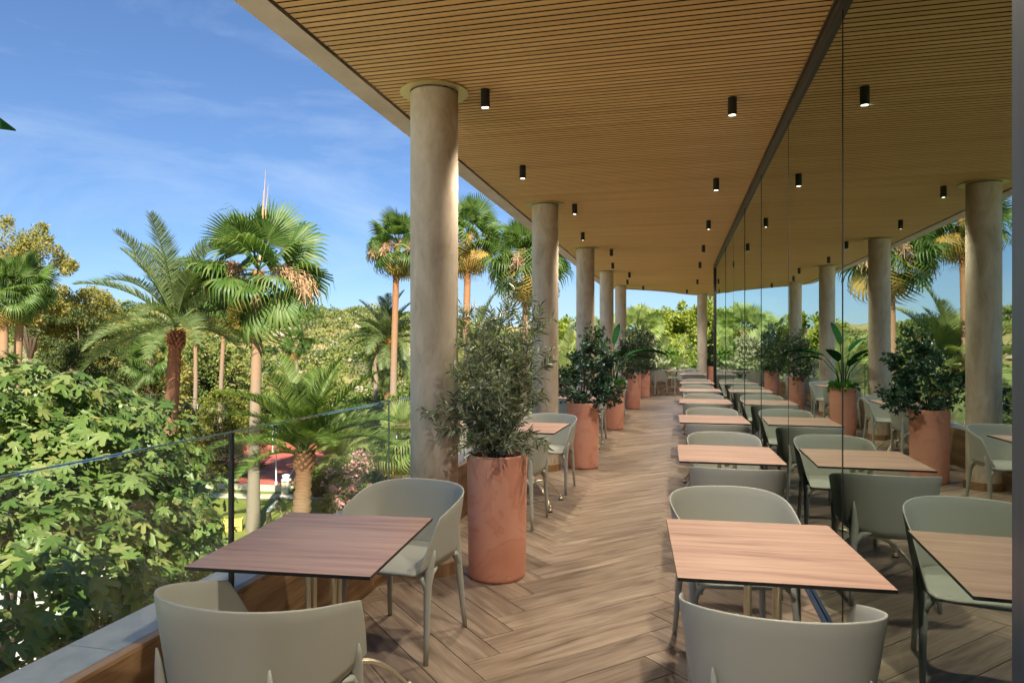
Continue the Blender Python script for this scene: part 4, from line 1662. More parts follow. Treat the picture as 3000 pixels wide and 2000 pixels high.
# hillside scrub: many clumped bushes joined as stuff
def scrub_field(name, n, mat, xr, yr, rr, leaves, leaf, seed):
    r = np.random.default_rng(seed)
    Vs, Fs, off = [], [], 0
    base_n = 0
    P_, O_, L_ = [], [], []
    for i in range(n):
        y = yr[0] + (yr[1] - yr[0]) * r.random() ** 0.9
        x = (xr[0] + (xr[1] - xr[0]) * r.random()) * (0.35 + 0.65 * y / yr[1])
        if -42 < x < -9 and 40 < y < 69:
            continue
        z = GZ + h_hill(x, y)
        rad = rr[0] + (rr[1] - rr[0]) * r.random() ** 2
        k = leaves
        dd = norm(r.normal(size=(k, 3)))
        dd[:, 2] = np.abs(dd[:, 2])
        rad3 = np.array([rad, rad, rad * (0.6 + 0.35 * r.random())])
        bump = 0.8 + 0.35 * r.random((k, 1))
        p = np.array([x, y, z - 0.1]) + dd * rad3 * bump
        P_.append(p)
        O_.append(dd)
        L_.append(np.full(k, leaf * (0.7 + 0.5 * r.random())))
    P_, O_, L_ = np.concatenate(P_), np.concatenate(O_), np.concatenate(L_)
    d_ = norm(O_ + r.normal(size=O_.shape) * 0.9)
    R_m = frames(d_, O_)
    L_ = L_ * (0.6 + 0.8 * r.random(len(L_)))
    V, F = scatter(DIA_T, DIA_F, R_m, P_, np.stack([L_, L_ * 0.8, L_], -1))
    link(name, np_mesh(name, V, F, [mat]), kind="stuff")


scrub_field("hillside_scrub", 2300, M['scrub'], (-210, 120), (72, 230), (1.1, 3.4), 190, 0.48, 3)
scrub_field("silvery_scrub", 700, M['scrub2'], (-200, 110), (74, 210), (0.9, 2.4), 120, 0.42, 5)
scrub_field("garden_undergrowth", 420, M['shrub'], (-70, 60), (48, 80), (0.8, 2.3), 220, 0.32, 9)
# pale boulders among the scrub
mb = MB()
rr_ = random.Random(5)
for i in range(260):
    y = rr_.uniform(80, 190)
    x = rr_.uniform(-190, 60) * (0.35 + 0.65 * y / 200)
    z = GZ + h_hill(x, y)
    r = rr_.uniform(0.5, 1.9)
    ico = [(sx * r * rr_.uniform(.7, 1.3), sy * r * rr_.uniform(.7, 1.3), sz * r * 0.6 * rr_.uniform(.7, 1.2)) for sx, sy, sz in ((1, 0, 0), (-1, 0, 0), (0, 1, 0), (0, -1, 0), (0, 0, 1), (0, 0, -1))]
    mb.add([(x + a, y + b, z + 0.3 + c_) for a, b, c_ in ico], [(0, 2, 4), (2, 1, 4), (1, 3, 4), (3, 0, 4), (2, 0, 5), (1, 2, 5), (3, 1, 5), (0, 3, 5)])
link("hillside_rocks", mb.mesh("hillside_rocks", [M['rock']]), kind="stuff")

# ------------------------------------------------------------------ palms
def fan_template(droop=0.35, nseg=30, span=125, seed=1):
    """petiole along +X then a pleated fan; total about 2 long"""
    r = random.Random(seed)
    V, F = [], []

    def add(vs_, fs):
        o = len(V)
        V.extend(vs_)
        F.extend([tuple(i + o for i in f) for f in fs])
    pl_ = 0.95
    # petiole (thin three sided)
    pts = [Vector((pl_ * k / 4, 0, 0.02 - 0.08 * (k / 4) ** 2)) for k in range(5)]
    w_ = 0.022
    vs_ = []
    for p in pts:
        vs_ += [p + Vector((0, w_, 0)), p + Vector((0, -w_, 0)), p + Vector((0, 0, -w_))]
    fs = []
    for k in range(4):
        for j in range(3):
            j2 = (j + 1) % 3
            fs += [(3 * k + j, 3 * k + 3 + j, 3 * k + 3 + j2), (3 * k + j, 3 * k + 3 + j2, 3 * k + j2)]
    add(vs_, fs)
    hub = pts[-1]
    for i in range(nseg):
        a = radians(-span + 2 * span * (i + 0.5) / nseg)
        da = radians(span / nseg)
        Rr = 1.05 * (0.92 + 0.16 * r.random()) * (1 - 0.16 * abs(a) / 2.2)
        dr_ = droop * (0.7 + 0.7 * r.random())
        c_, s__ = cos(a), sin(a)

        def pt(rad, ang, z):
            return hub + Vector((rad * cos(ang), rad * sin(ang), z - 0.16 * rad * abs(sin(ang))))
        mid = 0.58 * Rr
        v = [pt(0.05, a, 0), pt(mid, a - da, -0.10 * droop), pt(mid, a, 0.035 - 0.10 * droop), pt(mid, a + da, -0.10 * droop),
             pt(Rr * 0.80, a - da * 0.45, -0.30 * dr_), pt(Rr * 0.80, a + da * 0.45, -0.30 * dr_), pt(Rr * (1.02 - 0.35 * dr_), a, -0.95 * dr_)]
        add(v, [(0, 1, 2), (0, 2, 3), (1, 4, 2), (2, 4, 5), (2, 5, 3), (4, 6, 5)])
        if r.random() < 0.5:      # hanging thread tip
            q = v[-1]
            add([q, q + Vector((0.02, 0.012, -0.22)), q + Vector((0.0, -0.012, -0.02))], [(0, 1, 2)])
    return np.array([tuple(q) for q in V]), np.array(F)


def date_template(curl, n=52, lift=0.5, w=0.020, seed=1, ll=0.30):
    """pinnate frond, 1 long along a curve that starts along +X"""
    r = random.Random(seed)
    V, F = [], []

    def add(vs_, fs):
        o = len(V)
        V.extend(vs_)
        F.extend([tuple(i + o for i in f) for f in fs])
    K = 14
    p = Vector((0, 0, 0))
    pts, tans = [p.copy()], [Vector((1, 0, 0))]
    for k in range(K):
        f = (k + 0.5) / K
        ang = -curl * f ** 1.5
        t_ = Vector((cos(ang), 0, sin(ang)))
        p = p + t_ / K
        pts.append(p.copy())
        tans.append(t_)
    for k in range(K):
        w0, w1 = 0.012 * (1 - k / K) + 0.002, 0.012 * (1 - (k + 1) / K) + 0.002
        a, b = pts[k], pts[k + 1]
        add([a + Vector((0, w0, 0)), a - Vector((0, w0, 0)), b - Vector((0, w1, 0)), b + Vector((0, w1, 0)), a + Vector((0, 0, -w0)), b + Vector((0, 0, -w1))],
            [(0, 1, 2), (0, 2, 3), (1, 4, 5), (1, 5, 2), (4, 0, 3), (4, 3, 5)])
    for i in range(n):
        f = 0.16 + 0.84 * (i + r.random() * 0.5) / n
        x = f * K
        k = min(K - 1, int(x))
        q = pts[k].lerp(pts[k + 1], x - k)
        t_ = tans[k + 1]
        nrm = Vector((-t_.z, 0, t_.x))
        L = ll * (sin(pi * min(1.0, 0.12 + f * 0.86)) ** 0.6) * (0.85 + 0.3 * r.random())
        for sg in (-1, 1):
            fw_ = 0.55 + 0.5 * f
            d_ = (Vector((0, sg, 0)) + t_ * fw_ + nrm * lift * r.uniform(0.5, 1.2)).normalized()
            wv = t_ * w
            tip = q + d_ * L + Vector((0, 0, -0.18 * L))
            m1 = q + d_ * L * 0.5
            add([q - wv * .5, q + wv * .5, m1 + wv * .6, m1 - wv * .6, tip], [(0, 1, 2), (0, 2, 3), (3, 2, 4)])
    return np.array([tuple(q) for q in V]), np.array(F)


def spray_template(seed=1):
    """hanging flower / fruit stalk: an arching stem with pendulous branchlets"""
    r = random.Random(seed)
    V, F = [], []
    p = Vector((0, 0, 0))
    pts = [p.copy()]
    for k in range(10):
        a = 0.5 - 1.7 * (k / 9) ** 1.2
        p = p + Vector((cos(a), 0, sin(a))) * 0.16
        pts.append(p.copy())
    for a, b in zip(pts[:-1], pts[1:]):
        o = len(V)
        w = Vector((0, 0.012, 0))
        V += [a - w, a + w, b + w, b - w]
        F += [(o, o + 1, o + 2), (o, o + 2, o + 3)]
    for i in range(260):
        k = r.uniform(3.5, 10)
        q = pts[int(min(9, k))].lerp(pts[int(min(9, k)) + 1], k % 1 if k < 10 else 1)
        d_ = Vector((r.uniform(-.35, .35), r.uniform(-.35, .35), r.uniform(-.75, .05)))
        e_ = q + d_ * r.uniform(0.3, 0.8)
        for _ in range(1):
            o = len(V)
            w = Vector((r.uniform(-1, 1), r.uniform(-1, 1), r.uniform(-1, 1))).normalized() * 0.018
            V += [e_ - w, e_ + w, e_ + Vector((r.uniform(-.05, .05), r.uniform(-.05, .05), -0.10)), q]
            F += [(o, o + 1, o + 2), (o, o + 1, o + 3)]
    return np.array([tuple(q) for q in V]), np.array(F)


FANS = [fan_template(0.30, 30, 118, 1), fan_template(0.55, 28, 112, 2), fan_template(0.9, 26, 105, 3), fan_template(0.12, 30, 88, 4)]
DATES = [date_template(0.6, 88, 0.7, 0.0095, 1, 0.23), date_template(1.1, 88, 0.6, 0.0095, 2, 0.23), date_template(1.8, 88, 0.5, 0.0095, 3, 0.23),
         date_template(0.5, 64, 0.9, 0.011, 4, 0.19), date_template(0.95, 64, 0.8, 0.011, 5, 0.19), date_template(1.7, 64, 0.5, 0.011, 6, 0.19)]
SPR = [spray_template(1), spray_template(2)]
_mc = {}


def tmesh(key, T, F, mat, name):
    k = (key, mat.name)
    if k not in _mc:
        _mc[k] = np_mesh(name, T, F, [mat])
    return _mc[k]


def orient(az, el, roll, sc_):
    return Matrix.Rotation(az, 4, 'Z') @ Matrix.Rotation(-el, 4, 'Y') @ Matrix.Rotation(roll, 4, 'X') @ Matrix.Diagonal((sc_, sc_, sc_, 1))


def trunk_mesh(pts, rad, mat, n=14, wob=0.03, seed=0):
    r = random.Random(seed)
    # subdivide for ringed outline
    P2, R2 = [], []
    for i in range(len(pts) - 1):
        a, b = Vector(pts[i]), Vector(pts[i + 1])
        m_ = max(2, int((b - a).length / 0.16))
        for k in range(m_):
            f = k / m_
            P2.append(a.lerp(b, f))
            R2.append((rad[i] + (rad[i + 1] - rad[i]) * f) * (1 + (wob if k % 2 else -wob) + r.uniform(-wob, wob) * .5))
    P2.append(Vector(pts[-1]))
    R2.append(rad[-1])
    b = MB()
    b.tube(P2, R2, n)
    return b.mesh("trunk", [mat], True)


def fan_palm(label, base, top, r0, crown, n_fr, seed, mat='fan', sprays=0, ground=GZ, spray_az=None, yellow=0.08, flat=1.0, gname="fan palms in the garden below"):
    r = random.Random(seed)
    bx, by = base
    t = thing("fan_palm", label, "palm tree", (bx, by, ground), 0, gname)
    tv = Vector(top) - Vector((bx, by, ground))
    H = tv.z
    mid = tv * 0.5 + Vector((r.uniform(-.12, .12), r.uniform(-.05, .05), 0))
    pts = [(0, 0, -0.1), (mid.x * 0.4, mid.y * 0.4, H * 0.22), tuple(mid), tuple(tv * 0.95), tuple(tv + Vector((0, 0, 0.1)))]
    me = trunk_mesh(pts, [r0 * 1.25, r0, r0 * 0.9, r0 * 0.82, r0 * 1.05], M['fan_trunk'], seed=seed)
    link("trunk", me, t)
    sc_ = crown / 1.9
    for i in range(n_fr):
        f = (i + 0.5) / n_fr
        el = radians(84 - (128 if f < 0.9 else 152) * f ** 0.9 + r.uniform(-15, 15)) * flat
        az = i * 2.39996 + r.uniform(-.25, .25)
        kind = 3 if el > radians(48) else (0 if el > radians(12) else (1 if el > radians(-25) else 2))
        T, F = FANS[kind]
        mt = M[mat]
        if f > 1 - yellow:
            mt = M['fan_yellow']
        s_ = sc_ * r.uniform(0.85, 1.12)
        m = Matrix.Translation(tv + Vector((0, 0, 0.15 * (1 - f)))) @ orient(az, el, r.uniform(-1.1, 1.1), s_)
        link("frond", tmesh(("fan", kind), T, F, mt, "frond"), t, m)
    for i in range(sprays):
        az = spray_az[i] if spray_az else r.uniform(0, 6.28)
        T, F = SPR[i % 2]
        m = Matrix.Translation(tv) @ orient(az, r.uniform(-0.05, 0.25), 0, sc_ * r.uniform(0.95, 1.2))
        link("flower_stalk", tmesh(("spr", i % 2), T, F, M['stalk'], "flower_stalk"), t, m)
    return t


def date_palm(label, base, top, r0, frond, n_fr, seed, mat='date', ground=GZ, tmat='date_trunk', lo=-55, boss=True, fruit=0, mk=2, gname="date palms in the garden below", flare=1.1, thin=False):
    r = random.Random(seed)
    bx, by = base
    t = thing("date_palm", label, "palm tree", (bx, by, ground), 0, gname)
    tv = Vector(top) - Vector((bx, by, ground))
    H = tv.z
    if H > 0.5:
        pts = [(0, 0, -0.1), tuple(tv * 0.35 + Vector((r.uniform(-.1, .1), 0, 0))), tuple(tv * 0.7), tuple(tv * 0.94)]
        link("trunk", trunk_mesh(pts, [r0 * flare, r0 * 1.0, r0 * 0.9, r0 * 0.82], M[tmat], 16, 0.085, seed), t)
        b = MB()
        rr2 = r0
        for k in range(46):      # stubs of cut fronds round the neck
            a = k * 2.4
            z = tv.z * 0.93 + 0.75 * (k / 46) - 0.25
            x, y = tv.x + cos(a) * rr2 * 1.0, tv.y + sin(a) * rr2 * 1.0
            d_ = Vector((cos(a), sin(a), 0.9)).normalized()
            p0 = Vector((x, y, z)) - d_ * 0.15
            b.tube([p0, p0 + d_ * (0.22 + 0.1 * rr2)], [0.09 * rr2 / 0.3, 0.055 * rr2 / 0.3], 5)
        link("crown_boss", b.mesh("crown_boss", [M[tmat]]), t)
    for i in range(n_fr):
        f = (i + 0.5) / n_fr
        el = radians(86 + (lo - 86) * f ** 0.9 + r.uniform(-7, 7))
        az = i * 2.39996 + r.uniform(-.3, .3)
        kind = 0 if f < 0.3 else (1 if f < 0.72 else 2)
        if r.random() < 0.2:
            kind = min(2, kind + 1)
        kind = min(kind, mk) + (3 if thin else 0)
        T, F = DATES[kind]
        m = Matrix.Translation(tv + Vector((0, 0, 0.25 * (1 - f)))) @ orient(az, el, r.uniform(-0.3, 0.3), frond * r.uniform(0.82, 1.1))
        link("frond", tmesh(("date", kind), T, F, M[mat], "frond"), t, m)
    for i in range(fruit):
        T, F = SPR[i % 2]
        m = Matrix.Translation(tv) @ orient(r.uniform(0, 6.28), 0.4, 0, frond * 0.28)
        link("fruit_stalk", tmesh(("spr", i % 2), T, F, M['fruit'], "fruit_stalk"), t, m)
    return t


def G(xp, Y):
    return ((xp - 1500) / 2000 * Y, Y)


def top(xp, yp, Y):
    return px(xp, yp, Y)


w1 = fan_palm("tall fan palm with flower stalks, largest crown against the sky", G(741, 33), top(757, 800, 33), 0.28, 3.4, 31, 11, sprays=6, spray_az=[0.25, -0.35, 0.05, 2.8, 3.4, -2.9])
tp_ = Vector(top(757, 800, 33)) - Vector((*G(741, 33), GZ))
b = MB()
for dx_, h_ in ((0.35, 5.0), (0.48, 4.3), (0.25, 4.0)):
    b.tube([tp_, tp_ + Vector((dx_ * .6, 0, h_ * .5)), tp_ + Vector((dx_, 0, h_))], [0.05, 0.04, 0.006], 5)
link("dry_spear", b.mesh("dry_spear", [M['stalk']]), w1)
fan_palm("fan palm at the far left edge, trunk almost out of view", G(8, 34), top(12, 860, 34), 0.22, 1.75, 34, 12)
fan_palm("fan palm at the left with its crown next to the bronze tree", G(32, 35), top(62, 850, 35), 0.22, 1.9, 38, 13)
fan_palm("slim leaning fan palm with pale flowers left of the tallest fan palm", G(642, 52), top(660, 880, 52), 0.17, 2.6, 36, 14, sprays=5)
fan_palm("slim straight fan palm just right of the leaning date palm", G(568, 55), top(572, 905, 55), 0.17, 2.5, 34, 15)
fan_palm("tall slim fan palm left of the nearest column", G(1147, 45), top(1163, 720, 45), 0.24, 2.35, 38, 16, sprays=3)
fan_palm("fan palm with yellow hanging leaves right of the nearest column", G(1352, 34), top(1372, 700, 34), 0.2, 2.0, 36, 17, yellow=0.22)
fan_palm("fan palm with pale flowers left of the second column", G(1530, 30), top(1545, 765, 30), 0.19, 2.05, 36, 18, sprays=5, yellow=0.15)
fan_palm("low fan palm with a pale trunk behind the fig tree", G(428, 44), top(440, 1060, 44), 0.28, 1.9, 26, 19)
fan_palm("small far fan palm on the hillside right of the tallest one", G(868, 80), top(868, 1010, 80), 0.2, 2.1, 24, 20, ground=GZ + h_hill(-25, 80))
fan_palm("small far fan palm left of the column, pale trunk", G(1103, 62), top(1103, 985, 62), 0.24, 1.7, 24, 21)
fan_palm("pale green fan palm low beside the nearest column", G(1185, 36), top(1180, 1300, 36), 0.22, 2.1, 30, 22, mat='fan_pale')
fan_palm("distant fan palm between the third and fourth columns", G(1790, 60), top(1790, 985, 60), 0.22, 2.0, 26, 23, mat='fan_pale')
fan_palm("fan palm standing among the trees past the terrace end", G(1865, 46), top(1870, 975, 46), 0.22, 2.0, 26, 24, mat='fan_pale')

date_palm("leaning date palm with arching fronds left of the tallest fan palm", G(484, 32), top(516, 955, 32), 0.33, 4.9, 26, 31, thin=True, lo=-8, mk=1)
date_palm("stout low date palm on the lawn in front of the red court", G(888, 31), top(890, 1335, 31), 0.41, 4.5, 30, 32, mat='date_bright', tmat='date_trunk_b', lo=20, flare=1.3, mk=1)
date_palm("date palm with orange stalks behind the slim fan palm", G(1138, 48), top(1134, 1010, 48), 0.27, 3.6, 40, 33, fruit=3)
date_palm("young stemless date palm behind the pink oleanders", G(1000, 44), top(1000, 1345, 44), 0.2, 3.3, 34, 34, mat='date_pale', lo=0)
date_palm("date palm with pale crown seen behind the olive bush", (-1.8, 35), (-1.8, 35, 0.6), 0.3, 3.3, 44, 35, mat='date_pale')
date_palm("loose arching date palm between the second and third columns", (2.2, 28), (2.2, 28, 0.0), 0.25, 2.2, 26, 36, mat='date_pale', lo=-25, thin=True, mk=1)
date_palm("big pale date palm beyond the far end of the terrace", (7.0, 33), (7.0, 33, -1.6), 0.35, 3.9, 40, 37, mat='date_pale', lo=-20, mk=1)
date_palm("arching pale date palm right of the big one past the terrace", (9.2, 33.5), (9.2, 33.5, -2.4), 0.35, 3.4, 36, 38, mat='date_pale', lo=-40)
date_palm("date palm low behind the fig tree, fronds just showing", G(330, 38), top(350, 1290, 38), 0.3, 3.6, 34, 39, lo=-10)


# ------------------------------------------------------------------ broadleaf trees, conifers and bushes
def tree(name, label, base_xy, lobes, n_clump, n_leaf, leaf, mat, cat="tree", trunk_r=0.3, clump_r=0.24, shell=0.7, wid=0.55, ground=GZ, droop=0.0, flat=1.0):
    bx, by = base_xy
    t = thing(name, label, cat, (bx, by, ground))
    inv = Matrix.Translation((-bx, -by, -ground))
    V, F = foliage(lobes, n_clump, n_leaf, leaf, wid, clump_r, shell, droop, flat=flat)
    link("crown", np_mesh("crown", V, F, [mat]), t, inv)
    b = MB()
    c0 = Vector((bx, by, ground - 0.1))
    zc = min(l_[0][2] for l_ in lobes)
    fork = Vector((bx, by, ground + (zc - ground) * 0.6))
    b.tube([c0, c0.lerp(fork, 0.5) + Vector((0.1, 0, 0)), fork], [trunk_r * 1.2, trunk_r, trunk_r * 0.8], 10)
    for l_ in lobes:
        for k in range(3):
            e_ = Vector(l_[0]) + Vector((random.uniform(-.5, .5) * l_[1][0], random.uniform(-.5, .5) * l_[1][1], random.uniform(-.2, .6) * l_[1][2]))
            b.tube([fork, fork.lerp(e_, 0.5) + Vector((random.uniform(-.3, .3), 0, .2)), e_], [trunk_r * 0.55, trunk_r * 0.3, trunk_r * 0.08], 6)
    link("trunk", b.mesh("trunk", [M['trunk_bark']], True), t, inv)
    return t


def L3(xp, yp, Y, rx, ry=None, rz=None):
    p = px(xp, yp, Y)
    return ((p.x, p.y, p.z), (rx, ry or rx, rz or rx))


tree("gum_tree", "bronze leaved tree with two round crowns at the far left", G(90, 60), [L3(30, 730, 60, 2.9, 2.9, 2.6), L3(125, 790, 60, 2.4, 2.4, 2.9), L3(30, 830, 60, 2.5), L3(110, 880, 60, 2.2)], 150, 26000, 0.24, M['euc'], trunk_r=0.3, shell=0.6)
tree("gum_tree", "olive bronze round tree right of the two left fan palms", G(240, 68), [L3(245, 920, 68, 3.2, 3.2, 2.9), L3(200, 980, 68, 3.2), L3(290, 1010, 68, 3.0)], 150, 26000, 0.26, M['euc'], trunk_r=0.3, shell=0.6)
tree("juniper_tree", "dark juniper tree with tiered branches behind the fig tree", G(270, 44), [L3(225, 985, 44, 2.5, 2.5, 1.6), L3(300, 1060, 44, 3.4, 3, 1.5), L3(190, 1090, 44, 3.2, 3, 1.3), L3(350, 1140, 44, 3.2, 3, 1.6), L3(250, 1180, 44, 4.2, 3, 2.2)], 170, 26000, 0.22, M['juniper'], trunk_r=0.3, clump_r=0.26, shell=0.55, wid=0.35, flat=0.45)
tree("golden_cypress", "golden green bushy cypress left of the tallest palm trunk", G(640, 47), [L3(640, 1240, 47, 2.5, 2.5, 2.2), L3(560, 1290, 47, 2.0), L3(690, 1320, 47, 2.0), L3(600, 1350, 46, 2.5, 2.5, 1.6), L3(650, 1200, 47, 1.3)], 170, 26000, 0.20, M['cypress'], trunk_r=0.2, clump_r=0.26, shell=0.55, wid=0.35, flat=0.5)
tree("carob_tree", "olive green rounded tree on the slope behind the slim palm trunks", G(600, 85), [L3(600, 1075, 85, 4.2, 4, 3.4), L3(520, 1105, 85, 3.2), L3(680, 1110, 85, 3.0)], 90, 12000, 0.42, M['scrub'], trunk_r=0.3, ground=GZ + 3)
tree("carob_tree", "yellowish loose tree behind the leaning date palm", G(400, 66), [L3(400, 1040, 66, 3.6, 3.2, 3.4), L3(330, 1090, 66, 3.0), L3(470, 1130, 66, 3.0)], 90, 12000, 0.38, M['euc'], trunk_r=0.25)
tree("pine_tree", "yellow green pine tree crown past the fifth column", G(1905, 52), [L3(1905, 940, 52, 1.8, 2, 1.2), L3(1880, 985, 52, 2.4, 2, 1.5), L3(1940, 980, 52, 2.2, 2, 1.5)], 80, 12000, 0.26, M['pine'], trunk_r=0.25, shell=0.55)
tree("pine_tree", "yellow green pine tree in the middle of the far terrace gap", G(1990, 55), [L3(1980, 960, 55, 2.3, 2, 1.3), L3(2010, 990, 55, 2.8, 2, 1.8), L3(1960, 1010, 55, 2.5, 2, 1.5)], 90, 13000, 0.27, M['pine'], trunk_r=0.25, shell=0.55)
tree("pine_tree", "tall yellow green pine tree directly behind the far lone column", G(2070, 50), [L3(2065, 920, 50, 1.7, 2, 1.4), L3(2080, 965, 50, 2.4, 2, 1.7), L3(2120, 930, 50, 2.4, 2, 1.7), L3(2050, 1000, 50, 2.2)], 90, 13000, 0.26, M['pine'], trunk_r=0.25, shell=0.55)
tree("pine_tree", "green pine tree between the second and third columns", G(1690, 58), [L3(1690, 985, 58, 2.6, 2, 1.5), L3(1650, 1010, 58, 2.4, 2, 1.5)], 70, 10000, 0.28, M['pine'], trunk_r=0.25, shell=0.55)
for xp, yp, Y, r_, mt, lab in ((915, 1432, 42, 1.25, 'shrub', "round green shrub beside the red court, right of the stout palm"),
                               (975, 1425, 41, 1.1, 'shrub', "small green shrub left of the pink oleanders"),
                               (1215, 1350, 42, 1.8, 'shrub', "dark green shrub hidden behind the nearest column"),
                               (1060, 1230, 55, 2.6, 'shrub', "large light green shrub behind the young date palm"),
                               (480, 1260, 50, 2.4, 'scrub2', "silvery shrub between the fig tree and golden cypress"),
                               (760, 1225, 66, 3.0, 'scrub', "olive shrub behind the red court"),
                               (1010, 1195, 70, 3.4, 'scrub', "wide olive shrub at the foot of the hill"),
                               (1900, 1075, 30, 1.5, 'scrub2', "pinkish grey shrub beyond the far parapet"),
                               (1960, 1085, 31, 1.7, 'shrub', "light shrub beyond the far parapet table"),
                               (2030, 1080, 33, 2.1, 'pine', "bright shrub beyond the far lone column"),
                               (1640, 1070, 34, 2.0, 'shrub', "shrub showing between the second and third columns"),
                               (1480, 1120, 40, 2.6, 'pine', "bright shrub glimpsed through the olive bush"),
                               (1310, 1150, 40, 2.6, 'scrub', "shrub right behind the nearest column"),
                               (1755, 1060, 36, 2.0, 'pine', "bright shrub beside the third column")):
    p = px(xp, yp, Y)
    zg = p.z - r_ * 0.6
    tree("garden_shrub", lab, (p.x, p.y), [((p.x, p.y, p.z), (r_, r_, r_ * 0.8)), ((p.x + r_ * .5, p.y, p.z - r_ * .3), (r_ * .8, r_ * .8, r_ * .6)), ((p.x - r_ * .5, p.y, p.z - r_ * .25), (r_ * .8, r_ * .8, r_ * .6)), ((p.x, p.y, (p.z + GZ) / 2), (r_, r_, max(0.4, (p.z - GZ) * 0.5)))], 60, 6500, 0.10 + 0.0035 * Y, M[mt], "shrub", 0.08, shell=0.55)

# pink oleanders
for i, (xp, yp, Y, r_, lab) in enumerate(((1035, 1395, 40, 1.5, "pink flowering oleander nearest the stout date palm"), (1110, 1380, 39, 1.7, "pink flowering oleander in the middle of the clump"), (1000, 1462, 36, 0.9, "low pink oleander behind the chair back"), (1175, 1420, 38, 1.5, "pink flowering oleander beside the nearest column"), (1090, 1455, 36.5, 1.1, "low magenta and pink oleander at the lawn edge"))):
    p = px(xp, yp, Y)
    lob = [((p.x, p.y, p.z), (r_, r_, r_ * 0.85)), ((p.x + .5 * r_, p.y, p.z - .4), (r_ * .8, r_ * .8, r_ * .7)), ((p.x, p.y, (p.z + GZ) / 2), (r_ * 0.9, r_ * .9, max(.5, (p.z - GZ) / 2)))]
    t = tree("oleander", lab, (p.x, p.y), lob, 60, 6500, 0.20, M['oleander'], "shrub", 0.06, wid=0.28, shell=0.5)
    V, F = foliage(lob[:2], 60, 1100, 0.15, 0.9, 0.16, 0.8)
    link("blossom", np_mesh("blossom", V, F, [M['pink']]), t, Matrix.Translation((-p.x, -p.y, -GZ)))

# spiky yellow-green plant at the foot of the stout palm
p = G(843, 33.5)
t = thing("cycad", "spiky yellow green plant at the foot of the stout date palm", "plant", (p[0], p[1], GZ))
for i in range(26):
    T, F = DATES[1]
    link("frond", tmesh(("date", 1), T, F, M['date_pale'], "frond"), t, Matrix.Translation((0, 0, 0.75)) @ orient(i * 2.4, radians(80 - 4.2 * i), 0, 0.85))
link("trunk", trunk_mesh([(0, 0, 0), (0, 0, 0.8)], [0.4, 0.3], M['date_trunk_b'], 12, 0.08), t)


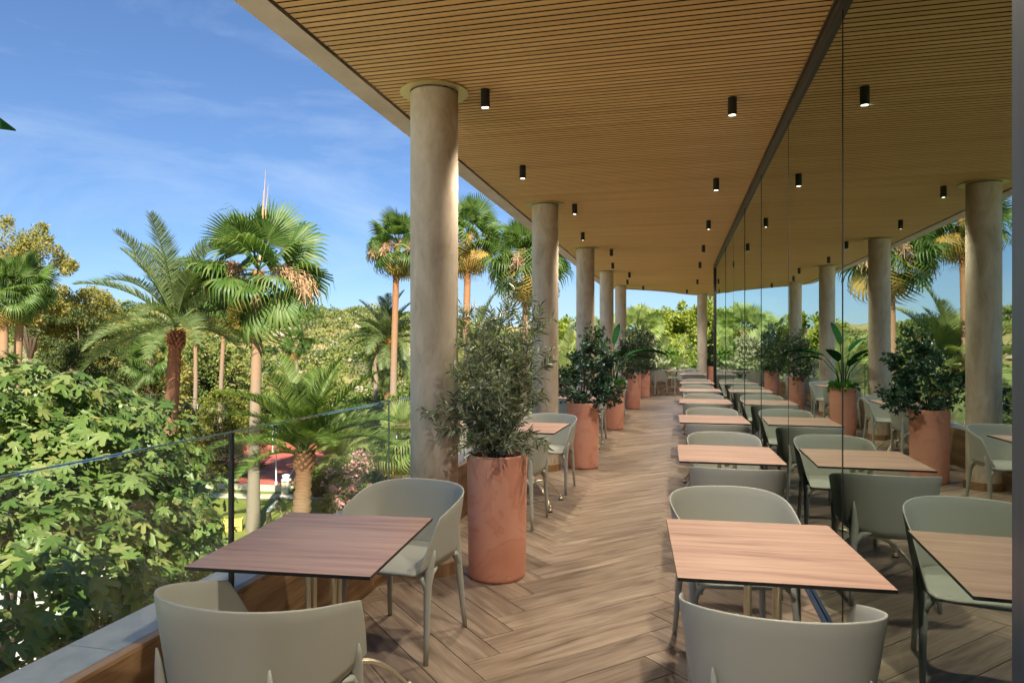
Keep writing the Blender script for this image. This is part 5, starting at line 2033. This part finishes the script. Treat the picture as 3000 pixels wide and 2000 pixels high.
# ------------------------------------------------------------------ fig tree
def fig_tree():
    base = (-5.4, 7.0, GZ)
    t = thing("fig_tree", "broad fig tree with lobed leaves crowding against the balustrade", "tree", base)
    lobes = [((-6.35, 7.2, -1.4), (2.9, 3.0, 3.0)), ((-4.55, 6.9, -1.45), (1.65, 2.1, 1.95)), ((-3.55, 4.4, -2.0), (1.65, 2.0, 1.85)),
             ((-4.9, 5.4, -1.5), (2.2, 2.2, 2.1)), ((-5.15, 7.7, -1.2), (1.55, 1.8, 2.55)), ((-7.2, 9.6, -1.2), (2.9, 2.9, 2.75)), ((-6.3, 9.6, -1.6), (2.0, 2.2, 2.0)), ((-3.95, 6.6, -2.4), (1.0, 1.7, 1.4)), ((-2.95, 3.1, -2.1), (1.2, 1.6, 1.5))]
    cc = np.array([l_[0] for l_ in lobes])
    rad = np.array([l_[1] for l_ in lobes])
    # twig ends on the outer skin of the union
    nt_ = 9000
    area = (rad[:, 0] * rad[:, 1] + rad[:, 1] * rad[:, 2] + rad[:, 0] * rad[:, 2])
    pk_ = rng.choice(len(lobes), nt_, p=area / area.sum())
    d_ = norm(rng.normal(size=(nt_, 3)))
    d_[:, 2] = np.where(d_[:, 2] < -0.35, -d_[:, 2], d_[:, 2])
    nz = np.array([noise.noise(Vector((a * 2.6 + k * 7, b * 2.6, c_ * 2.6))) for (a, b, c_), k in zip(d_, pk_)])
    fac = (0.90 + 0.28 * nz) * (1 - 0.30 * rng.random(nt_) ** 2.2)
    p = cc[pk_] + d_ * rad[pk_] * fac[:, None]
    inside = np.zeros(nt_, bool)
    for k in range(len(lobes)):
        q = (p - cc[k]) / rad[k]
        inside |= ((q ** 2).sum(1) < 0.42) & (pk_ != k)
    nn = p[:, 0] * NV[0] + p[:, 1] * NV[1]
    keep = ~inside & (nn < -2.45)
    p, d_ = p[keep], d_[keep]
    outw = norm(d_ / rad[pk_[keep]])
    nl = 3
    P_ = np.repeat(p, nl, 0) + rng.normal(size=(len(p) * nl, 3)) * 0.05
    O_ = np.repeat(outw, nl, 0)
    side = norm(np.cross(O_, rng.normal(size=O_.shape)))
    D_ = norm(O_ * 0.45 + side * 0.8 + np.array([0, 0, -0.75]) + rng.normal(size=O_.shape) * 0.25)
    up = norm(O_ * 0.75 + np.array([0, 0, 0.75]) + rng.normal(size=O_.shape) * 0.35)
    Rm = frames(D_, up)
    Ls = 0.19 * (0.50 + 0.75 * rng.random(len(P_)))
    S = np.stack([Ls, Ls * (0.85 + 0.25 * rng.random(len(P_))), Ls], -1)
    leaf_objects(FIG_T, FIG_F, Rm, P_, S, M['fig'], t, (0, 0, 1.55), 300, box=(-0.76, -0.3, -0.6, 0.1))
    inv = Matrix.Translation(-Vector(base))
    # limbs
    b = MB()
    c0 = Vector(base)
    fork = Vector((-5.3, 6.9, -5.4))
    b.tube([c0, (-5.35, 7.0, -6.4), fork], [0.32, 0.25, 0.24], 12)
    link("trunk", b.mesh("trunk", [M['trunk_bark']], True), t, inv)
    b = MB()
    for l_ in lobes:
        for k in range(7):
            e_ = Vector(l_[0]) + Vector((random.uniform(-.75, .75) * l_[1][0], random.uniform(-.75, .75) * l_[1][1], random.uniform(-.2, .75) * l_[1][2]))
            if e_.x * NV[0] + e_.y * NV[1] > -2.5:
                continue
            m1 = fork.lerp(e_, 0.45) + Vector((random.uniform(-.4, .4), random.uniform(-.4, .4), -.2))
            m2 = fork.lerp(e_, 0.8) + Vector((random.uniform(-.2, .2), random.uniform(-.2, .2), -.1))
            b.tube([fork, m1, m2, e_], [0.10, 0.06, 0.03, 0.010], 7)
    link("limbs", b.mesh("limbs", [M['trunk_bark']], True), t, inv, label="pale forking limbs showing between the leaves")
    return t


fig_tree()

# dark leaf reaching in at the top left, from a climbing plant outside the frame
t = thing("overhanging_twig", "dark leaf tip poking in at the left edge of the sky", "twig", (-4.1, 3.0, 1.26))
b = MB()
b.tube([(-0.6, 0.6, -1.8), (-0.2, 0.2, 0.0), (0.6, 0, 1.05), (1.2, 0, 1.22)], [0.03, 0.022, 0.010, 0.004], 6)
link("stem", b.mesh("stem", [M['trunk_bark']], True), t)
b = MB()
rows = 12
VV, FF = [], []
for i in range(rows + 1):
    f = i / rows
    w_ = 0.11 * sin(pi * min(0.999, f * 0.98 + 0.01)) ** 0.8 * (1.15 - 0.5 * f)
    x, z = 1.2 + 0.72 * f, 1.22 + 0.14 * sin(f * 2.6) - 0.06 * f
    VV += [(x, -w_ * 0.5, z + w_ * 0.8), (x, 0, z), (x, w_ * 0.5, z - w_ * 0.8)]
    if i:
        o = 3 * (i - 1)
        FF += [(o, o + 3, o + 4, o + 1), (o + 1, o + 4, o + 5, o + 2)]
b.add(VV, FF)
link("leaf", b.mesh("leaf", [M['strel']], True), t)

# ------------------------------------------------------------------ garden furniture and person
def lamp_post(label, x, y, h, globe=True):
    t = thing("garden_lamp", label, "lamp post", (x, y, GZ), 0, "white lamp posts in the garden")
    b = MB()
    b.lathe([(0.09, 0), (0.09, 0.25), (0.045, 0.32), (0.03, h - 0.2), (0.03, h)], n=12)
    link("pole", b.mesh("pole", [M['white']], True), t)
    b = MB()
    b.lathe([(0.05, h - 0.02), (0.14, h + 0.05), (0.20, h + 0.2), (0.17, h + 0.36), (0.07, h + 0.46), (0.001, h + 0.48)], n=16)
    link("globe", b.mesh("globe", [M['white']], True), t)


lamp_post("white globe lamp post beyond the red court, near the tallest palm", *G(799, 56), 2.3)
lamp_post("slim white lamp post at the near edge of the red court", *G(809, 43.2), 3.2)
lamp_post("white lamp post behind the young date palm", *G(985, 60), 2.6)
lamp_post("white lamp post beside the slim palm left of the column", *G(1162, 50), 3.2)
b = MB()
x, y = G(838, 41.2)
t = thing("stone_pillar", "small white capped stone pillar at the court corner", "pillar", (x, y, GZ))
b.box(-0.22, 0.22, -0.22, 0.22, 0, 0.75)
link("shaft", b.mesh("shaft", [M['path']]), t)
b = MB()
b.lathe([(0.30, 0.752), (0.33, 0.80), (0.28, 0.88), (0.16, 0.90), (0.22, 1.0), (0.25, 1.1), (0.10, 1.16)], n=16)
link("cap", b.mesh("cap", [M['white']], True), t)
x, y = G(683, 33.0)
t = thing("yellow_crate", "yellow crate on the lawn half hidden by fig leaves", "crate", (x, y, GZ), 0.3)
b = MB()
b.box(-0.42, 0.42, -0.28, 0.28, 0.0, 0.05)
for k in range(3):
    z = 0.08 + 0.15 * k
    b.box(-0.42, 0.42, -0.28, -0.25, z, z + 0.11)
    b.box(-0.42, 0.42, 0.25, 0.28, z, z + 0.11)
    b.box(-0.42, -0.39, -0.25, 0.25, z, z + 0.11)
    b.box(0.39, 0.42, -0.25, 0.25, z, z + 0.11)
for sx in (-1, 1):
    for sy in (-1, 1):
        b.box(sx * 0.40 - 0.025, sx * 0.40 + 0.025, sy * 0.26 - 0.025, sy * 0.26 + 0.025, 0.05, 0.55)
link("body", b.mesh("body", [M['yellow']]), t)

# low dark netting fence behind the court
t = thing("court_fence", "tall thin wire fence with white posts behind the red court", "fence", (-22, 66.5, GZ))
b = MB()
for k in range(9):
    b = MB()
    b.tube([(-14 + 2.6 * k, 0.5 * k * 0.3, 0), (-14 + 2.6 * k, 0.15 * k, 3.2)], 0.035, 6)
    link("post", b.mesh("post", [M['white']]), t)
b = MB()
for z in (0.1, 1.0, 2.0, 3.1):
    b.tube([(-14, 0, z), (6.8, 1.2, z)], 0.012, 4)
link("wire", b.mesh("wire", [M['track']]), t)
# cables across the garden
t = thing("overhead_cable", "pair of thin dark cables strung across the garden", "cable", (-30, 52, -2.4))
b = MB()
for dz in (0.0, -0.55):
    b.tube([(6.0 * k, 0.5 * k, dz - 0.5 * sin(pi * k / 6)) for k in range(7)], 0.022, 4)
link("wire", b.mesh("wire", [M['black']]), t)


def person():
    x, y = G(786, 33.0)
    t = thing("person", "person in a pale shirt and khaki trousers bending over a rake on the lawn", "person", (x, y, GZ), 0.15)
    # joints, facing +X, bending forward
    J = {'pelvis': (0, 0, 0.90), 'waist': (0.06, 0, 1.02), 'chest': (0.24, 0, 1.20), 'neck': (0.36, 0, 1.32), 'head0': (0.41, 0, 1.38), 'head1': (0.47, 0, 1.47),
         'hipL': (0, 0.10, 0.86), 'kneeL': (0.10, 0.13, 0.48), 'ankL': (-0.02, 0.15, 0.07), 'toeL': (0.16, 0.16, 0.03),
         'hipR': (0, -0.10, 0.86), 'kneeR': (0.00, -0.14, 0.47), 'ankR': (-0.20, -0.15, 0.08), 'toeR': (-0.03, -0.16, 0.03),
         'shL': (0.30, 0.18, 1.26), 'elL': (0.38, 0.22, 0.99), 'wrL': (0.52, 0.12, 0.82), 'haL': (0.58, 0.08, 0.78),
         'shR': (0.30, -0.18, 1.26), 'elR': (0.40, -0.22, 1.01), 'wrR': (0.54, -0.08, 0.92), 'haR': (0.60, -0.03, 0.90)}
    E = [('pelvis', 'waist'), ('waist', 'chest'), ('chest', 'neck'), ('neck', 'head0'), ('head0', 'head1'), ('pelvis', 'hipL'), ('hipL', 'kneeL'), ('kneeL', 'ankL'), ('ankL', 'toeL'), ('pelvis', 'hipR'), ('hipR', 'kneeR'), ('kneeR', 'ankR'), ('ankR', 'toeR'),
         ('chest', 'shL'), ('shL', 'elL'), ('elL', 'wrL'), ('wrL', 'haL'), ('chest', 'shR'), ('shR', 'elR'), ('elR', 'wrR'), ('wrR', 'haR')]
    Rd = dict(pelvis=.13, waist=.12, chest=.145, neck=.055, head0=.085, head1=.10, hipL=.095, hipR=.095, kneeL=.06, kneeR=.06, ankL=.042, ankR=.042, toeL=.038, toeR=.038, shL=.06, shR=.06, elL=.042, elR=.042, wrL=.03, wrR=.03, haL=.035, haR=.035)
    names = list(J)
    me = bpy.data.meshes.new("body")
    me.from_pydata([J[n] for n in names], [(names.index(a), names.index(b)) for a, b in E], [])
    tmp = bpy.data.objects.new("tmp_body", me)
    C.objects.link(tmp)
    md = tmp.modifiers.new("skin", 'SKIN')
    md.use_smooth_shade = True
    for i, n in enumerate(names):
        me.skin_vertices[0].data[i].radius = (Rd[n], Rd[n])
        me.skin_vertices[0].data[i].use_root = (n == 'pelvis')
    sb = tmp.modifiers.new("sub", 'SUBSURF')
    sb.levels = sb.render_levels = 1
    dg = bpy.context.evaluated_depsgraph_get()
    out = bpy.data.meshes.new_from_object(tmp.evaluated_get(dg))
    bpy.data.objects.remove(tmp)
    out.name = "body"
    out.materials.clear()
    for k in ('skin', 'shirt', 'pants'):
        out.materials.append(M[k])
    for pg in out.polygons:
        c_ = pg.center
        armd = abs(c_.y) > 0.17 and c_.z < 1.12 and c_.x > 0.3
        if c_.z < 0.93 and c_.x < 0.3 and c_.z > 0.07:
            pg.material_index = 2
        elif c_.x < 0.36 and c_.z >= 0.93 and not armd:
            pg.material_index = 1
        else:
            pg.material_index = 0
        pg.use_smooth = True
    link("body", out, t)
    b = MB()
    b.lathe([(0.001, -0.10), (0.085, -0.05), (0.112, 0.02), (0.10, 0.08), (0.06, 0.115), (0.001, 0.125)], n=14)
    link("hair", b.mesh("hair", [M['hair']], True), t, Matrix.Translation((0.445, 0, 1.50)) @ Matrix.Rotation(0.5, 4, 'Y'))
    r_ = thing("rake", "long thin garden rake held by the bending person", "rake", (x + 0.6, y, GZ))
    b = MB()
    b.tube([(-0.05, 0.0, 1.15), (0.03, 0.03, 0.78), (0.28, 0.05, 0.05)], 0.014, 6)
    link("handle", b.mesh("handle", [M['path']]), r_)
    b = MB()
    b.box(0.26, 0.30, -0.2, 0.3, 0.03, 0.06)
    for k in range(9):
        b.box(0.29, 0.30, -0.2 + 0.06 * k, -0.19 + 0.06 * k, 0.0, 0.03)
    link("head", b.mesh("head", [M['track']]), r_)


person()
